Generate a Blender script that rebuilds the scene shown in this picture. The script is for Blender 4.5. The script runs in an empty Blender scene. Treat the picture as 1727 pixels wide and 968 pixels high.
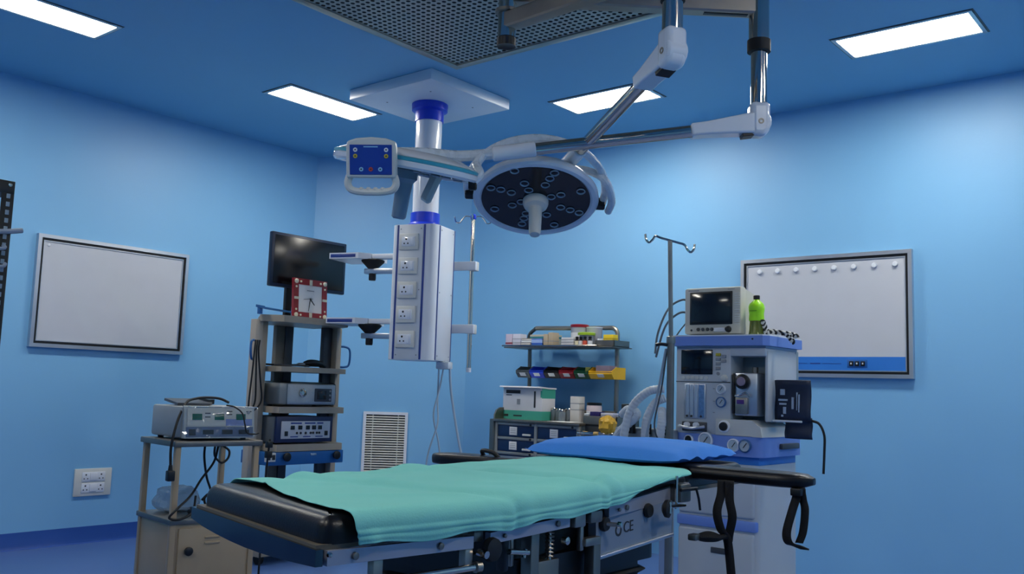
import bpy, bmesh, math, random
from mathutils import Vector, Matrix, noise
random.seed(7)
S = bpy.context.scene
COL = S.collection
R = math.radians

# ------------------------------------------------------------ camera
F_PX, W_PX = 1561.4, 1727.0
yaw, pitch, roll = R(39.518), R(6.364), R(1.863)
fwd = Vector((math.cos(yaw)*math.cos(pitch), math.sin(yaw)*math.cos(pitch), math.sin(pitch)))
rgt0 = Vector((math.sin(yaw), -math.cos(yaw), 0)); up0 = rgt0.cross(fwd)
rgt = math.cos(roll)*rgt0 + math.sin(roll)*up0
up = -math.sin(roll)*rgt0 + math.cos(roll)*up0
cd = bpy.data.cameras.new('camera'); cam = bpy.data.objects.new('camera', cd); COL.objects.link(cam)
cd.sensor_fit = 'HORIZONTAL'; cd.sensor_width = 36.0; cd.lens = 36.0*F_PX/W_PX
cd.clip_start = .05; cd.clip_end = 60
m = Matrix((rgt, up, -fwd)).transposed().to_4x4(); m.translation = (0, 0, 1.114)
cam.matrix_world = m
S.camera = cam

# ------------------------------------------------------------ world and exposure
w = bpy.data.worlds.new('world'); S.world = w; w.use_nodes = True
w.node_tree.nodes['Background'].inputs[0].default_value = (.02, .03, .04, 1)
w.node_tree.nodes['Background'].inputs[1].default_value = .2
S.view_settings.view_transform = 'Standard'
S.view_settings.look = 'None'
S.view_settings.gamma = 1
S.view_settings.use_curve_mapping = False
S.view_settings.exposure = 1.30
LIGHT_STRENGTH = 16.0     # the recessed ceiling panels are the only lights in the room

# ------------------------------------------------------------ materials
def lin(h):
    if isinstance(h, str):
        c = [int(h[i:i+2], 16)/255 for i in (0, 2, 4)]
    else: c = h
    return tuple((x/12.92 if x <= .04045 else ((x+.055)/1.055)**2.4) for x in c)
MATS = {}
def mat(name, h, rough=.5, metal=0., var=.05, scale=6., bump=0., bscale=60., emit=0., alpha=1., trans=0., coat=0., rvar=.06, spec=.5):
    if name in MATS: return MATS[name]
    M = bpy.data.materials.new(name); M.use_nodes = True; nt = M.node_tree
    b = nt.nodes['Principled BSDF']; c = lin(h)
    tc = nt.nodes.new('ShaderNodeTexCoord'); nz = nt.nodes.new('ShaderNodeTexNoise')
    nz.inputs['Scale'].default_value = scale; nz.inputs['Detail'].default_value = 3
    nt.links.new(tc.outputs['Object'], nz.inputs['Vector'])
    cr = nt.nodes.new('ShaderNodeValToRGB')
    cr.color_ramp.elements[0].position = .3; cr.color_ramp.elements[1].position = .7
    cr.color_ramp.elements[0].color = tuple(x*(1-var) for x in c)+(1,)
    cr.color_ramp.elements[1].color = tuple(min(1, x*(1+var)) for x in c)+(1,)
    nt.links.new(nz.outputs['Fac'], cr.inputs['Fac']); nt.links.new(cr.outputs['Color'], b.inputs['Base Color'])
    mr = nt.nodes.new('ShaderNodeMapRange')
    mr.inputs['To Min'].default_value = max(0.02, rough-rvar); mr.inputs['To Max'].default_value = min(1, rough+rvar)
    nt.links.new(nz.outputs['Fac'], mr.inputs['Value']); nt.links.new(mr.outputs['Result'], b.inputs['Roughness'])
    b.inputs['Metallic'].default_value = metal; b.inputs['Specular IOR Level'].default_value = spec
    b.inputs['Alpha'].default_value = alpha; b.inputs['Transmission Weight'].default_value = trans
    b.inputs['Coat Weight'].default_value = coat; b.inputs['Coat Roughness'].default_value = .08
    if bump:
        n2 = nt.nodes.new('ShaderNodeTexNoise'); n2.inputs['Scale'].default_value = bscale; n2.inputs['Detail'].default_value = 4
        nt.links.new(tc.outputs['Object'], n2.inputs['Vector'])
        bp = nt.nodes.new('ShaderNodeBump'); bp.inputs['Strength'].default_value = bump; bp.inputs['Distance'].default_value = .01
        nt.links.new(n2.outputs['Fac'], bp.inputs['Height']); nt.links.new(bp.outputs['Normal'], b.inputs['Normal'])
    if emit:
        b.inputs['Emission Color'].default_value = c+(1,); b.inputs['Emission Strength'].default_value = emit
    MATS[name] = M
    return M
WALL = mat('wall_paint', '7fb9e4', .45, var=.02, scale=1.2, bump=.03, bscale=90)
CEIL = mat('ceiling_paint', '7ab6dc', .5, var=.02, scale=1.2, bump=.03, bscale=90)
FLOOR = mat('floor_vinyl', '4f6ea6', .38, var=.06, scale=2.0, bump=.02)
SKIRT = mat('skirting_vinyl', '2c55a4', .4, var=.05)
WHITE = mat('white_powder_coat', 'dfe3ea', .35, var=.02)
GLOSSW = mat('white_enamel', 'e6e9ef', .18, var=.015, coat=.5)
OFFW = mat('off_white_plastic', 'd6d6d0', .42, var=.03)
BLUEP = mat('royal_blue_plastic', '1f3fd0', .3, var=.04)
NAVYS = mat('navy_stripe', '27408c', .4, var=.03)
CHROME = mat('chrome', 'd6cabb', .09, 1, var=.03, rvar=.04)
STEEL = mat('stainless_steel', 'a89f92', .36, 1, var=.06, scale=14)
DSTEEL = mat('dull_steel', '87827a', .42, 1, var=.1, scale=10)
SILVER = mat('anodised_aluminium', 'c3c8cf', .32, .9, var=.03)
BLACK = mat('black_plastic', '0c0d10', .4, var=.1)
BRUB = mat('black_rubber', '08090b', .6, var=.1)
LEATH = mat('black_leatherette', '101013', .36, var=.1, bump=.06, bscale=220, spec=.35)
GREYP = mat('grey_plastic', '8c9096', .45, var=.05)
DGREY = mat('dark_grey_plastic', '3c4046', .45, var=.06)
CREAM = mat('cream_enamel', 'ad987a', .42, var=.08, scale=4)
BEIGE = mat('beige_enamel', 'a89c8a', .45, var=.05)
BOARD = mat('grey_white_acrylic', 'c2c6cf', .22, var=.015)
GREEN = mat('surgical_drape_cotton', '86d4c8', .9, var=.05, scale=3, bump=.12, bscale=300, spec=.2)
PILL = mat('blue_pillow_cotton', '4c90e6', .85, var=.04, bump=.1, bscale=250, spec=.2)
GLASSB = mat('dark_screen_glass', '070b12', .12, var=.02, coat=.3)
REDP = mat('red_plastic', '8c0f1c', .3, var=.05)
PAPER = mat('white_paper', 'e8e8e6', .8, var=.02)
MBLUE = mat('machine_blue_plastic', '6f8fd6', .4, var=.03)
PANELB = mat('panel_blue', '2f78cf', .35, var=.03)
TEAL = mat('teal_band', '3fa6bd', .3, var=.04)
BLUED = mat('blue_enamel', '1f5f9f', .35, var=.05)
NAVY = mat('navy_plastic', '1a2a52', .4, var=.05)
WRAPM = mat('cloudy_plastic_film', 'd3dbe2', .25, var=.05, bump=.6, bscale=35, coat=.4)
INK = mat('dark_ink', '23262c', .6)
def clear_mat():
    M = bpy.data.materials.new('clear_plastic_film'); M.use_nodes = True; nt = M.node_tree
    nt.nodes.remove(nt.nodes['Principled BSDF']); out = nt.nodes['Material Output']
    tr = nt.nodes.new('ShaderNodeBsdfTransparent'); gl = nt.nodes.new('ShaderNodeBsdfGlossy'); gl.inputs['Roughness'].default_value = .12
    fr = nt.nodes.new('ShaderNodeFresnel'); fr.inputs['IOR'].default_value = 1.5
    mx = nt.nodes.new('ShaderNodeMixShader'); tr.inputs[0].default_value = (.93, .95, .96, 1)
    nt.links.new(fr.outputs[0], mx.inputs[0]); nt.links.new(tr.outputs[0], mx.inputs[1]); nt.links.new(gl.outputs[0], mx.inputs[2])
    nt.links.new(mx.outputs[0], out.inputs[0]); return M
CLEAR = clear_mat()
def emit_mat(name, col, s):
    M = bpy.data.materials.new(name); M.use_nodes = True; nt = M.node_tree
    b = nt.nodes['Principled BSDF']; b.inputs['Base Color'].default_value = (.9, .9, .9, 1)
    b.inputs['Emission Color'].default_value = col+(1,); b.inputs['Emission Strength'].default_value = s; return M
PANEL = emit_mat('lit_diffuser', (1.0, .965, .86), LIGHT_STRENGTH)

# ------------------------------------------------------------ mesh helpers
_rb = {}
def rbox_data(s, b, seg):
    k = (tuple(round(x, 5) for x in s), round(b, 5), seg)
    if k not in _rb:
        bm = bmesh.new(); bmesh.ops.create_cube(bm, size=1)
        for v in bm.verts: v.co = Vector((v.co.x*s[0], v.co.y*s[1], v.co.z*s[2]))
        bmesh.ops.bevel(bm, geom=bm.edges[:], offset=min(b, min(s)*.49), segments=seg, affect='EDGES', profile=.5)
        bm.verts.index_update()
        _rb[k] = ([v.co.copy() for v in bm.verts], [[v.index for v in f.verts] for f in bm.faces]); bm.free()
    return _rb[k]
def basis(d, hint=Vector((0, 0, 1))):
    d = Vector(d).normalized()
    if abs(d.dot(hint)) > .98: hint = Vector((1, 0, 0))
    x = hint.cross(d).normalized(); return x, d.cross(x), d
def catmull(pts, n=8, closed=False):
    P = [Vector(p) for p in pts]; out = []
    N = len(P); rng = N if closed else N-1
    for i in range(rng):
        a = P[(i-1) % N] if closed or i > 0 else P[0]*2-P[1]
        b = P[i]; c = P[(i+1) % N]
        d = P[(i+2) % N] if closed or i+2 < N else P[-1]*2-P[-2]
        for k in range(n):
            t = k/n
            out.append(.5*((2*b)+(c-a)*t+(2*a-5*b+4*c-d)*t*t+(3*b-a-3*c+d)*t**3))
    if not closed: out.append(P[-1])
    return out
class MB:
    def __init__(s): s.v = []; s.f = []
    def add(s, vs, fs, M=None):
        o = len(s.v)
        s.v += [(M @ Vector(p)) if M else Vector(p) for p in vs]; s.f += [[i+o for i in f] for f in fs]; return s
    def box(s, a, b):        # two corners
        x0, y0, z0 = [min(p, q) for p, q in zip(a, b)]; x1, y1, z1 = [max(p, q) for p, q in zip(a, b)]
        return s.add([(x0,y0,z0),(x1,y0,z0),(x1,y1,z0),(x0,y1,z0),(x0,y0,z1),(x1,y0,z1),(x1,y1,z1),(x0,y1,z1)],
                     [(0,3,2,1),(4,5,6,7),(0,1,5,4),(1,2,6,5),(2,3,7,6),(3,0,4,7)])
    def rbox(s, a, b, r=.004, seg=2):
        a = Vector(a); b = Vector(b); c = (a+b)/2; sz = [abs(x) for x in (b-a)]
        vs, fs = rbox_data(sz, r, seg); return s.add([v+c for v in vs], fs)
    def obox(s, c, ax, sz, r=0.003, seg=1):   # oriented: ax=(x,y,z) unit vectors
        M = Matrix((ax[0], ax[1], ax[2])).transposed().to_4x4(); M.translation = c
        vs, fs = rbox_data(sz, r, seg); return s.add(vs, fs, M)
    def beam(s, p, q, wd, ht, r=.003, hint=Vector((0, 0, 1))):
        p = Vector(p); q = Vector(q); x, y, z = basis(q-p, hint)
        return s.obox((p+q)/2, (x, y, z), (wd, ht, (q-p).length), r)
    def cyl(s, p, q, r0, r1=None, n=16, cap=True):
        r1 = r0 if r1 is None else r1; p = Vector(p); q = Vector(q); x, y, z = basis(q-p)
        vs = []
        for c, r in ((p, r0), (q, r1)):
            for k in range(n):
                a = 2*math.pi*k/n; vs.append(c+x*r*math.cos(a)+y*r*math.sin(a))
        fs = [(k, (k+1) % n, n+(k+1) % n, n+k) for k in range(n)]
        if cap: fs += [tuple(range(n-1, -1, -1)), tuple(range(n, 2*n))]
        return s.add(vs, fs)
    def tube(s, pts, r, n=8, sub=6, closed=False, rf=None):
        P = catmull(pts, sub, closed) if sub > 1 else [Vector(p) for p in pts]
        N = len(P); vs = []; xp = None
        for i, p in enumerate(P):
            a = P[(i-1) % N] if closed else P[max(0, i-1)]; b = P[(i+1) % N] if closed else P[min(N-1, i+1)]
            d = (b-a).normalized() if (b-a).length > 1e-9 else Vector((0, 0, 1))
            if xp is None: x, y, _ = basis(d)
            else:
                x = (xp-d*xp.dot(d)).normalized(); y = d.cross(x)
            xp = x; rr = rf(i/(N-1))*r if rf else r
            for k in range(n):
                t = 2*math.pi*k/n; vs.append(p+x*rr*math.cos(t)+y*rr*math.sin(t))
        fs = []
        for i in range(N if closed else N-1):
            j = (i+1) % N
            for k in range(n): fs.append((i*n+k, i*n+(k+1) % n, j*n+(k+1) % n, j*n+k))
        if not closed: fs += [tuple(range(n-1, -1, -1)), tuple((N-1)*n+k for k in range(n))]
        return s.add(vs, fs)
    def lathe(s, c, d, prof, n=24):     # prof: list of (radius, height along d)
        x, y, z = basis(d); c = Vector(c); vs = []
        for r, h in prof:
            for k in range(n):
                t = 2*math.pi*k/n; vs.append(c+z*h+x*r*math.cos(t)+y*r*math.sin(t))
        fs = []
        for i in range(len(prof)-1):
            for k in range(n): fs.append((i*n+k, i*n+(k+1) % n, (i+1)*n+(k+1) % n, (i+1)*n+k))
        fs += [tuple(range(n-1, -1, -1)), tuple((len(prof)-1)*n+k for k in range(n))]
        return s.add(vs, fs)
    def prism(s, poly, o, ax, t):       # poly 2d in ax[0],ax[1], thick t along ax[2]
        o = Vector(o); n = len(poly)
        vs = [o+ax[0]*p[0]+ax[1]*p[1] for p in poly]+[o+ax[0]*p[0]+ax[1]*p[1]+ax[2]*t for p in poly]
        return s.add(vs, [tuple(range(n-1, -1, -1)), tuple(range(n, 2*n))]+[(k, (k+1) % n, n+(k+1) % n, n+k) for k in range(n)])
    def grid(s, rows, thick=None):      # rows of points; thick closes it downwards along normals
        nr = len(rows); nc = len(rows[0]); vs = [Vector(p) for r in rows for p in r]
        fs = [(i*nc+j, i*nc+j+1, (i+1)*nc+j+1, (i+1)*nc+j) for i in range(nr-1) for j in range(nc-1)]
        return s.add(vs, fs)
    def mesh(s, name, material, angle=35):
        me = bpy.data.meshes.new(name); me.from_pydata([tuple(v) for v in s.v], [], s.f)
        bm = bmesh.new(); bm.from_mesh(me); bmesh.ops.recalc_face_normals(bm, faces=bm.faces[:]); bm.to_mesh(me); bm.free()
        me.polygons.foreach_set('use_smooth', [True]*len(me.polygons)); me.set_sharp_from_angle(angle=R(angle))
        me.materials.append(material); return me
    def build(s, name, material, parent=None, world=False, angle=35, label=None, kind=None):
        if world and parent:
            r = parent
            while r.parent: r = r.parent
            M = (Matrix.Translation(r.location) @ Matrix.Rotation(r.rotation_euler.z, 4, 'Z')).inverted()
            s.v = [M @ v for v in s.v]
        o = bpy.data.objects.new(name, s.mesh(name, material, angle)); COL.objects.link(o)
        if parent: o.parent = parent
        if label: o['label'] = label
        if kind: o['kind'] = kind
        return o
def tag(o, label, cat, group=None):
    o['label'] = label; o['category'] = cat
    if group: o['group'] = group
    return o
def thing(name, label, cat, loc=(0, 0, 0), rz=0., group=None):
    o = bpy.data.objects.new(name, None); COL.objects.link(o); o.empty_display_size = .1
    o.location = loc; o.rotation_euler = (0, 0, rz); return tag(o, label, cat, group)
def struct(o): o['kind'] = 'structure'; return o
def dupe(o, parent, loc=(0, 0, 0), rot=None):
    c = o.copy(); COL.objects.link(c); c.parent = parent; c.location = loc
    if rot: c.rotation_euler = rot
    return c
def center(mb, c=None):   # re-origin a top-level mesh at c
    c = Vector(c) if c else Vector((sum(v.x for v in mb.v)/len(mb.v), sum(v.y for v in mb.v)/len(mb.v), min(v.z for v in mb.v)))
    mb.v = [v-c for v in mb.v]; return c
def solo(mb, name, material, label, cat, group=None, angle=35):
    c = center(mb); o = mb.build(name, material, angle=angle); o.location = c; return tag(o, label, cat, group)
def text(name, body, size, material, parent, o, xd, yd, ext=.0006):
    cu = bpy.data.curves.new('t', 'FONT'); cu.body = body; cu.size = size; cu.extrude = ext; cu.align_x = 'CENTER'; cu.align_y = 'CENTER'
    t = bpy.data.objects.new('t', cu); COL.objects.link(t)
    me = bpy.data.meshes.new_from_object(t.evaluated_get(bpy.context.evaluated_depsgraph_get()))
    bpy.data.objects.remove(t); bpy.data.curves.remove(cu)
    xd = Vector(xd).normalized(); yd = Vector(yd).normalized(); zd = xd.cross(yd)
    M = Matrix((xd, yd, zd)).transposed().to_4x4(); M.translation = Vector(o); me.transform(M)
    me.materials.clear(); me.materials.append(material)
    ob = bpy.data.objects.new(name, me); COL.objects.link(ob); ob.parent = parent; return ob
V = Vector
X_, Y_, Z_ = V((1, 0, 0)), V((0, 1, 0)), V((0, 0, 1))

# ============================================================ ROOM
H = 3.05; XR, YL, XN, YN = 5.86, 6.26, -1.9, -1.9; CXL, CYR = 4.92, 5.315
room = [(XN, YN), (XR, YN), (XR, CYR), (CXL, YL), (XN, YL)]
struct(MB().prism(room, (0, 0, -.1), (X_, Y_, Z_), .1).build('floor', FLOOR))
struct(MB().prism(room, (0, 0, H), (X_, Y_, Z_), .1).build('ceiling', CEIL))
def wall(name, a, b, t=.12):
    a = V((a[0], a[1], 0)); b = V((b[0], b[1], 0)); d = (b-a).normalized(); n = V((d.y, -d.x, 0))
    struct(MB().prism([(0, 0), ((b-a).length, 0), ((b-a).length, H), (0, H)], a, (d, Z_, n), t).build(name, WALL))
    return d, n
wall('wall_near', (XN, YN), (XR, YN)); wall('wall_right', (XR, YN), (XR, CYR)); wall('wall_corner', (XR, CYR), (CXL, YL))
wall('wall_left', (CXL, YL), (XN, YL)); wall('wall_rear', (XN, YL), (XN, YN))
def skirt(name, a, b):
    a = V((a[0], a[1], 0)); b = V((b[0], b[1], 0)); d = (b-a).normalized(); n = V((d.y, -d.x, 0))
    prof = [(0, 0), (-.03, 0), (-.012, .006), (-.006, .022), (-.004, .108), (0, .108)]
    L = (b-a).length
    struct(MB().prism(prof, a, (n, Z_, d), L).build(name, SKIRT))
skirt('baseboard_left', (CXL, YL), (XN, YL)); skirt('baseboard_corner', (XR, CYR), (CXL, YL))
skirt('baseboard_near', (XN, YN), (XR, YN)); skirt('baseboard_rear', (XN, YL), (XN, YN))

# ============================================================ CEILING LIGHTS
def ceiling_light(x0, x1, y0, y1, label):
    cx, cy = (x0+x1)/2, (y0+y1)/2
    t = thing('ceiling_light', label, 'ceiling light', (cx, cy, H), 0, 'recessed panel lights in the ceiling')
    hx, hy = (x1-x0)/2, (y1-y0)/2; f = .022
    m = MB()
    m.rbox((-hx, -hy, -.008), (hx, -hy+f, 0), .002); m.rbox((-hx, hy-f, -.008), (hx, hy, 0), .002)
    m.rbox((-hx, -hy+f, -.008), (-hx+f, hy-f, 0), .002); m.rbox((hx-f, -hy+f, -.008), (hx, hy-f, 0), .002)
    m.build('frame', SILVER, t)
    m = MB(); g = .008   # dark gap around the frame
    m.box((-hx-g, -hy-g, -.002), (hx+g, -hy, 0)); m.box((-hx-g, hy, -.002), (hx+g, hy+g, 0))
    m.box((-hx-g, -hy, -.002), (-hx, hy, 0)); m.box((hx, -hy, -.002), (hx+g, hy, 0))
    m.build('gasket', DGREY, t)
    MB().box((-hx+f, -hy+f, -.004), (hx-f, hy-f, -.001)).build('diffuser', PANEL, t)
ceiling_light(1.66, 2.42, 4.86, 5.165, 'lit rectangular ceiling panel at the top left edge above the blank left board')
ceiling_light(3.57, 4.36, 4.865, 5.165, 'lit rectangular ceiling panel left of the white pendant mounting plate')
ceiling_light(4.80, 5.13, 2.99, 3.69, 'lit rectangular ceiling panel behind the slanting white lamp arm')
ceiling_light(4.78, 5.12, 1.07, 1.77, 'lit rectangular ceiling panel at the top right above the right board')
for a, lb in (((1.66, 2.42, -.80, -.49), 'lit ceiling panel behind the camera, left of a pair'), ((3.57, 4.36, -.80, -.49), 'lit ceiling panel behind the camera, right of a pair'),
              ((-.40, -.09, 2.99, 3.69), 'lit ceiling panel left of the camera, farther of a pair'), ((-.40, -.09, 1.07, 1.77), 'lit ceiling panel left of the camera, nearer of a pair')):
    ceiling_light(*a, lb)

# laminar flow grille
t = thing('laminar_flow_grille', 'large perforated stainless laminar flow grille set in the ceiling over the table', 'ceiling grille', (2.69, 2.49, H))
hw = 1.235; fr = .05; m = MB()
m.rbox((-hw, -hw, -.03), (hw, -hw+fr, 0), .003); m.rbox((-hw, hw-fr, -.03), (hw, hw, 0), .003)
m.rbox((-hw, -hw+fr, -.03), (-hw+fr, hw-fr, 0), .003); m.rbox((hw-fr, -hw+fr, -.03), (hw, hw-fr, 0), .003)
m.build('frame', STEEL, t)
n = 66; pitch_ = 2*(hw-fr)/n; hr = pitch_*.33
vs = []; fs = []; z = -.022; x0 = -(hw-fr)
for i in range(n+1):
    for j in range(n+1): vs.append((x0+i*pitch_, x0+j*pitch_, z))
for i in range(n):
    for j in range(n):
        cx, cy = x0+(i+.5)*pitch_, x0+(j+.5)*pitch_; o = len(vs)
        for k in range(8):
            a = R(22.5+45*k); vs.append((cx+hr*math.cos(a), cy+hr*math.sin(a), z))
        c = [i*(n+1)+j, (i+1)*(n+1)+j, (i+1)*(n+1)+j+1, i*(n+1)+j+1]   # (-,-) (+,-) (+,+) (-,+)
        fs += [(c[1], c[2], o+0, o+7), (c[2], c[3], o+2, o+1), (c[3], c[0], o+4, o+3), (c[0], c[1], o+6, o+5),
               (c[2], o+1, o+0), (c[3], o+3, o+2), (c[0], o+5, o+4), (c[1], o+7, o+6)]
m = MB(); m.add(vs, fs); m.build('perforated_sheet', mat('perforated_steel', 'a8a79f', .4, .4, var=.05), t)
MB().box((x0, x0, -.006), (-x0, -x0, -.002)).build('filter_backing', mat('dark_filter', '0a0c10', .8), t)

# ============================================================ WALL BOARDS
def frame4(m, u0, u1, z0, z1, wd, o, ax, t):
    for a, b, c, d in ((u0, u1, z0, z0+wd), (u0, u1, z1-wd, z1), (u0, u0+wd, z0+wd, z1-wd), (u1-wd, u1, z0+wd, z1-wd)):
        m.prism([(a, c), (b, c), (b, d), (a, d)], o, ax, t)
    return m
def wall_board(name, label, o, ud, nd, wd, ht, strip):
    rz = math.atan2(ud.y, ud.x); t = thing(name, label, 'wall board', o, rz)
    n = -Y_ if True else None   # local: x along wall, -y into the room
    ax = (X_, Z_, -Y_)
    frame4(MB(), 0, wd, 0, ht, .024, (0, 0, 0), ax, .035).build('frame', SILVER, t)
    frame4(MB(), .024, wd-.024, .024, ht-.024, .016, (0, 0, 0), ax, .022).build('black_gasket', BLACK, t)
    frame4(MB(), .040, wd-.040, .040, ht-.040, .006, (0, 0, 0), ax, .026).build('inner_bead', SILVER, t)
    z0 = .046+(strip or 0)
    MB().box((.046, -.02, z0), (wd-.046, 0, ht-.046)).build('panel', BOARD, t)
    return t
t = wall_board('blank_wall_board', 'blank grey-white board in silver frame on the left wall', (2.656, YL, 1.296), X_, None, 1.096, .744, 0)
MB().lathe((.075, -.02, .675), (0, -1, 0), [(.01, 0), (.01, .004), (.006, .007)], 12).build('button', WHITE, t)
rb = bpy.data.objects
t = wall_board('film_viewer_board', 'grey-white film viewing board with clips and blue switch strip on the right wall', (XR, 2.787, 1.26), -Y_, None, 1.117, .787, .085)
MB().box((.046, -.022, .046), (1.071, 0, .131)).build('control_strip', PANELB, t)
k0 = None
for i in range(8):
    x = .135+i*.126
    if k0 is None:
        k0 = MB().lathe((0, 0, 0), (0, -1, 0), [(.017, 0), (.018, .006), (.014, .016), (.006, .017)], 14).build('clip_knob', WHITE, t); k0.location = (x, -.02, .700)
    else: dupe(k0, t, (x, -.02, .700))
k1 = MB().rbox((-.013, -.006, -.015), (.013, 0, .015), .002).build('rocker_switch', BLACK, t)
first = True
for gx in (.24, .78):
    MB().rbox((gx-.062, -.0245, .064), (gx+.062, -.02, .113), .001).build('switch_plate', mat('strip_dark_blue', '245fa8', .4), t)
    for i in (-1, 0, 1):
        if first: k1.location = (gx+i*.036, -.0245, .0885); first = False
        else: dupe(k1, t, (gx+i*.036, -.0245, .0885))
        MB().box((gx+i*.036-.004, -.0315, .084), (gx+i*.036+.004, -.030, .094)).build('switch_mark', WHITE, t)
MB().box((.34, -.0232, .087), (.46, -.0218, .0895)).build('printed_line', NAVYS, t)
MB().box((.56, -.0232, .087), (.68, -.0218, .0895)).build('printed_line', NAVYS, t)
MB().box((.48, -.0232, .085), (.545, -.0218, .0915)).build('printed_mark', NAVYS, t)

# wall sockets plate
t = thing('wall_socket_plate', 'white modular socket and switch plate low on the left wall', 'wall socket', (3.164, YL, .402))
MB().rbox((-.129, -.014, -.092), (.129, 0, .092), .004).build('plate', OFFW, t)
for zz in (.037, -.037):
    MB().rbox((-.08, -.018, zz-.031), (.08, -.010, zz+.031), .002).build('module_frame', WHITE, t)
    MB().rbox((-.025, -.022, zz-.024), (.025, -.016, zz+.026), .003).build('rocker_switch', GLOSSW, t)
    for sx in (-.053, .053):
        m = MB()
        for dx, dz, r in ((0, .014, .006), (-.012, -.012, .0045), (.012, -.012, .0045)):
            m.cyl((sx+dx, -.0185, zz+dz), (sx+dx, -.016, zz+dz), r, n=8)
        m.build('socket_holes', DGREY, t)

# return air vent on the corner wall
d45 = V((1, -1, 0)).normalized()
t = thing('return_air_vent', 'white louvred return air vent on the corner wall', 'air vent', (5.397, 5.783-.006, .30), math.atan2(-1, 1))
vw, vh = .37, .60
frame4(MB(), -vw/2, vw/2, 0, vh, .024, (0, 0, 0), (X_, Z_, -Y_), .02).build('frame', WHITE, t)
MB().box((-vw/2+.02, -.002, .02), (vw/2-.02, 0, vh-.02)).build('dark_duct', BLACK, t)
for sx in (-.105, 0.105): MB().box((sx-.004, -.012, .024), (sx+.004, -.002, vh-.024)).build('mullion', OFFW, t)
s0 = None
for i in range(27):
    zz = .034+i*.0203
    if s0 is None:
        s0 = MB().prism([(0, 0), (-.014, -.008), (-.014, -.0045), (0, .0035)], (-vw/2+.023, -.002, 0), (Y_, Z_, X_), vw-.046).build('slat', OFFW, t); s0.location = (0, 0, zz)
    else: dupe(s0, t, (0, 0, zz))

# ============================================================ CEILING PENDANT
pr = -1.262
t = thing('ceiling_pendant', 'white ceiling service pendant with five power sockets and blue collars', 'pendant', (4.244, 4.257, 1.284), pr)
Zb = lambda z: z-1.284
m = MB(); c, s = math.cos(-pr), math.sin(-pr)
hp = .375
M = Matrix.Rotation(-pr, 4, 'Z')
plate = MB().rbox((-hp, -hp, Zb(H)-.07), (hp, hp, Zb(H)), .006); plate.v = [M @ v for v in plate.v]; plate.build('ceiling_plate', WHITE, t)
scr = MB()
for a, b in ((-.2, -.2), (.2, -.2), (-.2, .2), (.2, .2)):
    p = M @ V((a, b, Zb(H)-.071)); scr.cyl(p, p+V((0, 0, .004)), .006, n=8)
scr.build('screws', DGREY, t)
MB().lathe((0, 0, Zb(2.86)), Z_, [(.094, 0), (.094, .065), (.118, .075), (.120, .118), (.112, .125)], 40).build('upper_collar', BLUEP, t)
MB().lathe((0, 0, Zb(2.2)), Z_, [(.086, 0), (.086, .70)], 40).build('column', GLOSSW, t)
MB().lathe((0, 0, Zb(2.148)), Z_, [(.135, 0), (.135, .008), (.105, .022), (.096, .03), (.096, .095), (.0865, .098)], 40).build('lower_collar', BLUEP, t)
hb = .158; zt = Zb(2.148)
# body with rounded vertical corners
def rr(hx, hy, r, k=6):
    P = []
    for cx, cy, a0 in ((hx-r, hy-r, 0), (-hx+r, hy-r, 90), (-hx+r, -hy+r, 180), (hx-r, -hy+r, 270)):
        for i in range(k+1):
            a = R(a0+90*i/k); P.append((cx+r*math.cos(a), cy+r*math.sin(a)))
    return P
MB().prism(rr(hb, hb, .05), (0, 0, 0), (X_, Y_, Z_), zt).build('body', WHITE, t)
# face plates, stripes
MB().rbox((-.098, -hb-.003, .004), (.076, -hb+.002, zt-.004), .0012).build('socket_panel', mat('light_grey_panel', 'cfd4da', .4), t)
MB().rbox((hb-.002, -.085, .004), (hb+.003, .118, zt-.004), .0012).build('side_panel', GLOSSW, t)
for x in (-.106, .084): MB().box((x-.0065, -hb-.0025, .003), (x+.0065, -hb+.002, zt-.003)).build('blue_stripe', NAVYS, t)
for y in (-.093, .126): MB().box((hb-.002, y-.0055, .003), (hb+.0025, y+.0055, zt-.003)).build('blue_stripe', NAVYS, t)
sc = MB()
for x in (-.085, .06):
    for zz in (.03, zt/2+.01, zt-.03): sc.cyl((x, -hb-.0045, zz), (x, -hb-.001, zz), .0045, n=8)
for y in (-.07, .10):
    for zz in (.03, zt/2, zt-.03): sc.cyl((hb+.001, y, zz), (hb+.0045, y, zz), .0045, n=8)
sc.build('screws', GREYP, t)
for i, zc in enumerate((2.034, 1.878, 1.724, 1.569, 1.412)):
    z = Zb(zc); x = -.022
    so = MB().rbox((x-.068, -hb-.016, z-.053), (x+.068, -hb-.002, z+.053), .005).build('socket', OFFW, t)
    MB().rbox((x-.048, -hb-.019, z-.032), (x+.048, -hb-.012, z+.032), .003).build('socket_insert', GLOSSW, so)
    MB().rbox((x+.018, -hb-.024, z-.026), (x+.042, -hb-.016, z+.026), .003).build('rocker_switch', WHITE, so)
    hh = MB()
    for dx, dz, r in ((-.015, .016, .007), (-.028, -.012, .0052), (-.002, -.012, .0052)): hh.cyl((x+dx, -hb-.0198, z+dz), (x+dx, -hb-.017, z+dz), r, n=10)
    hh.build('pin_holes', BLACK, so)
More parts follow.
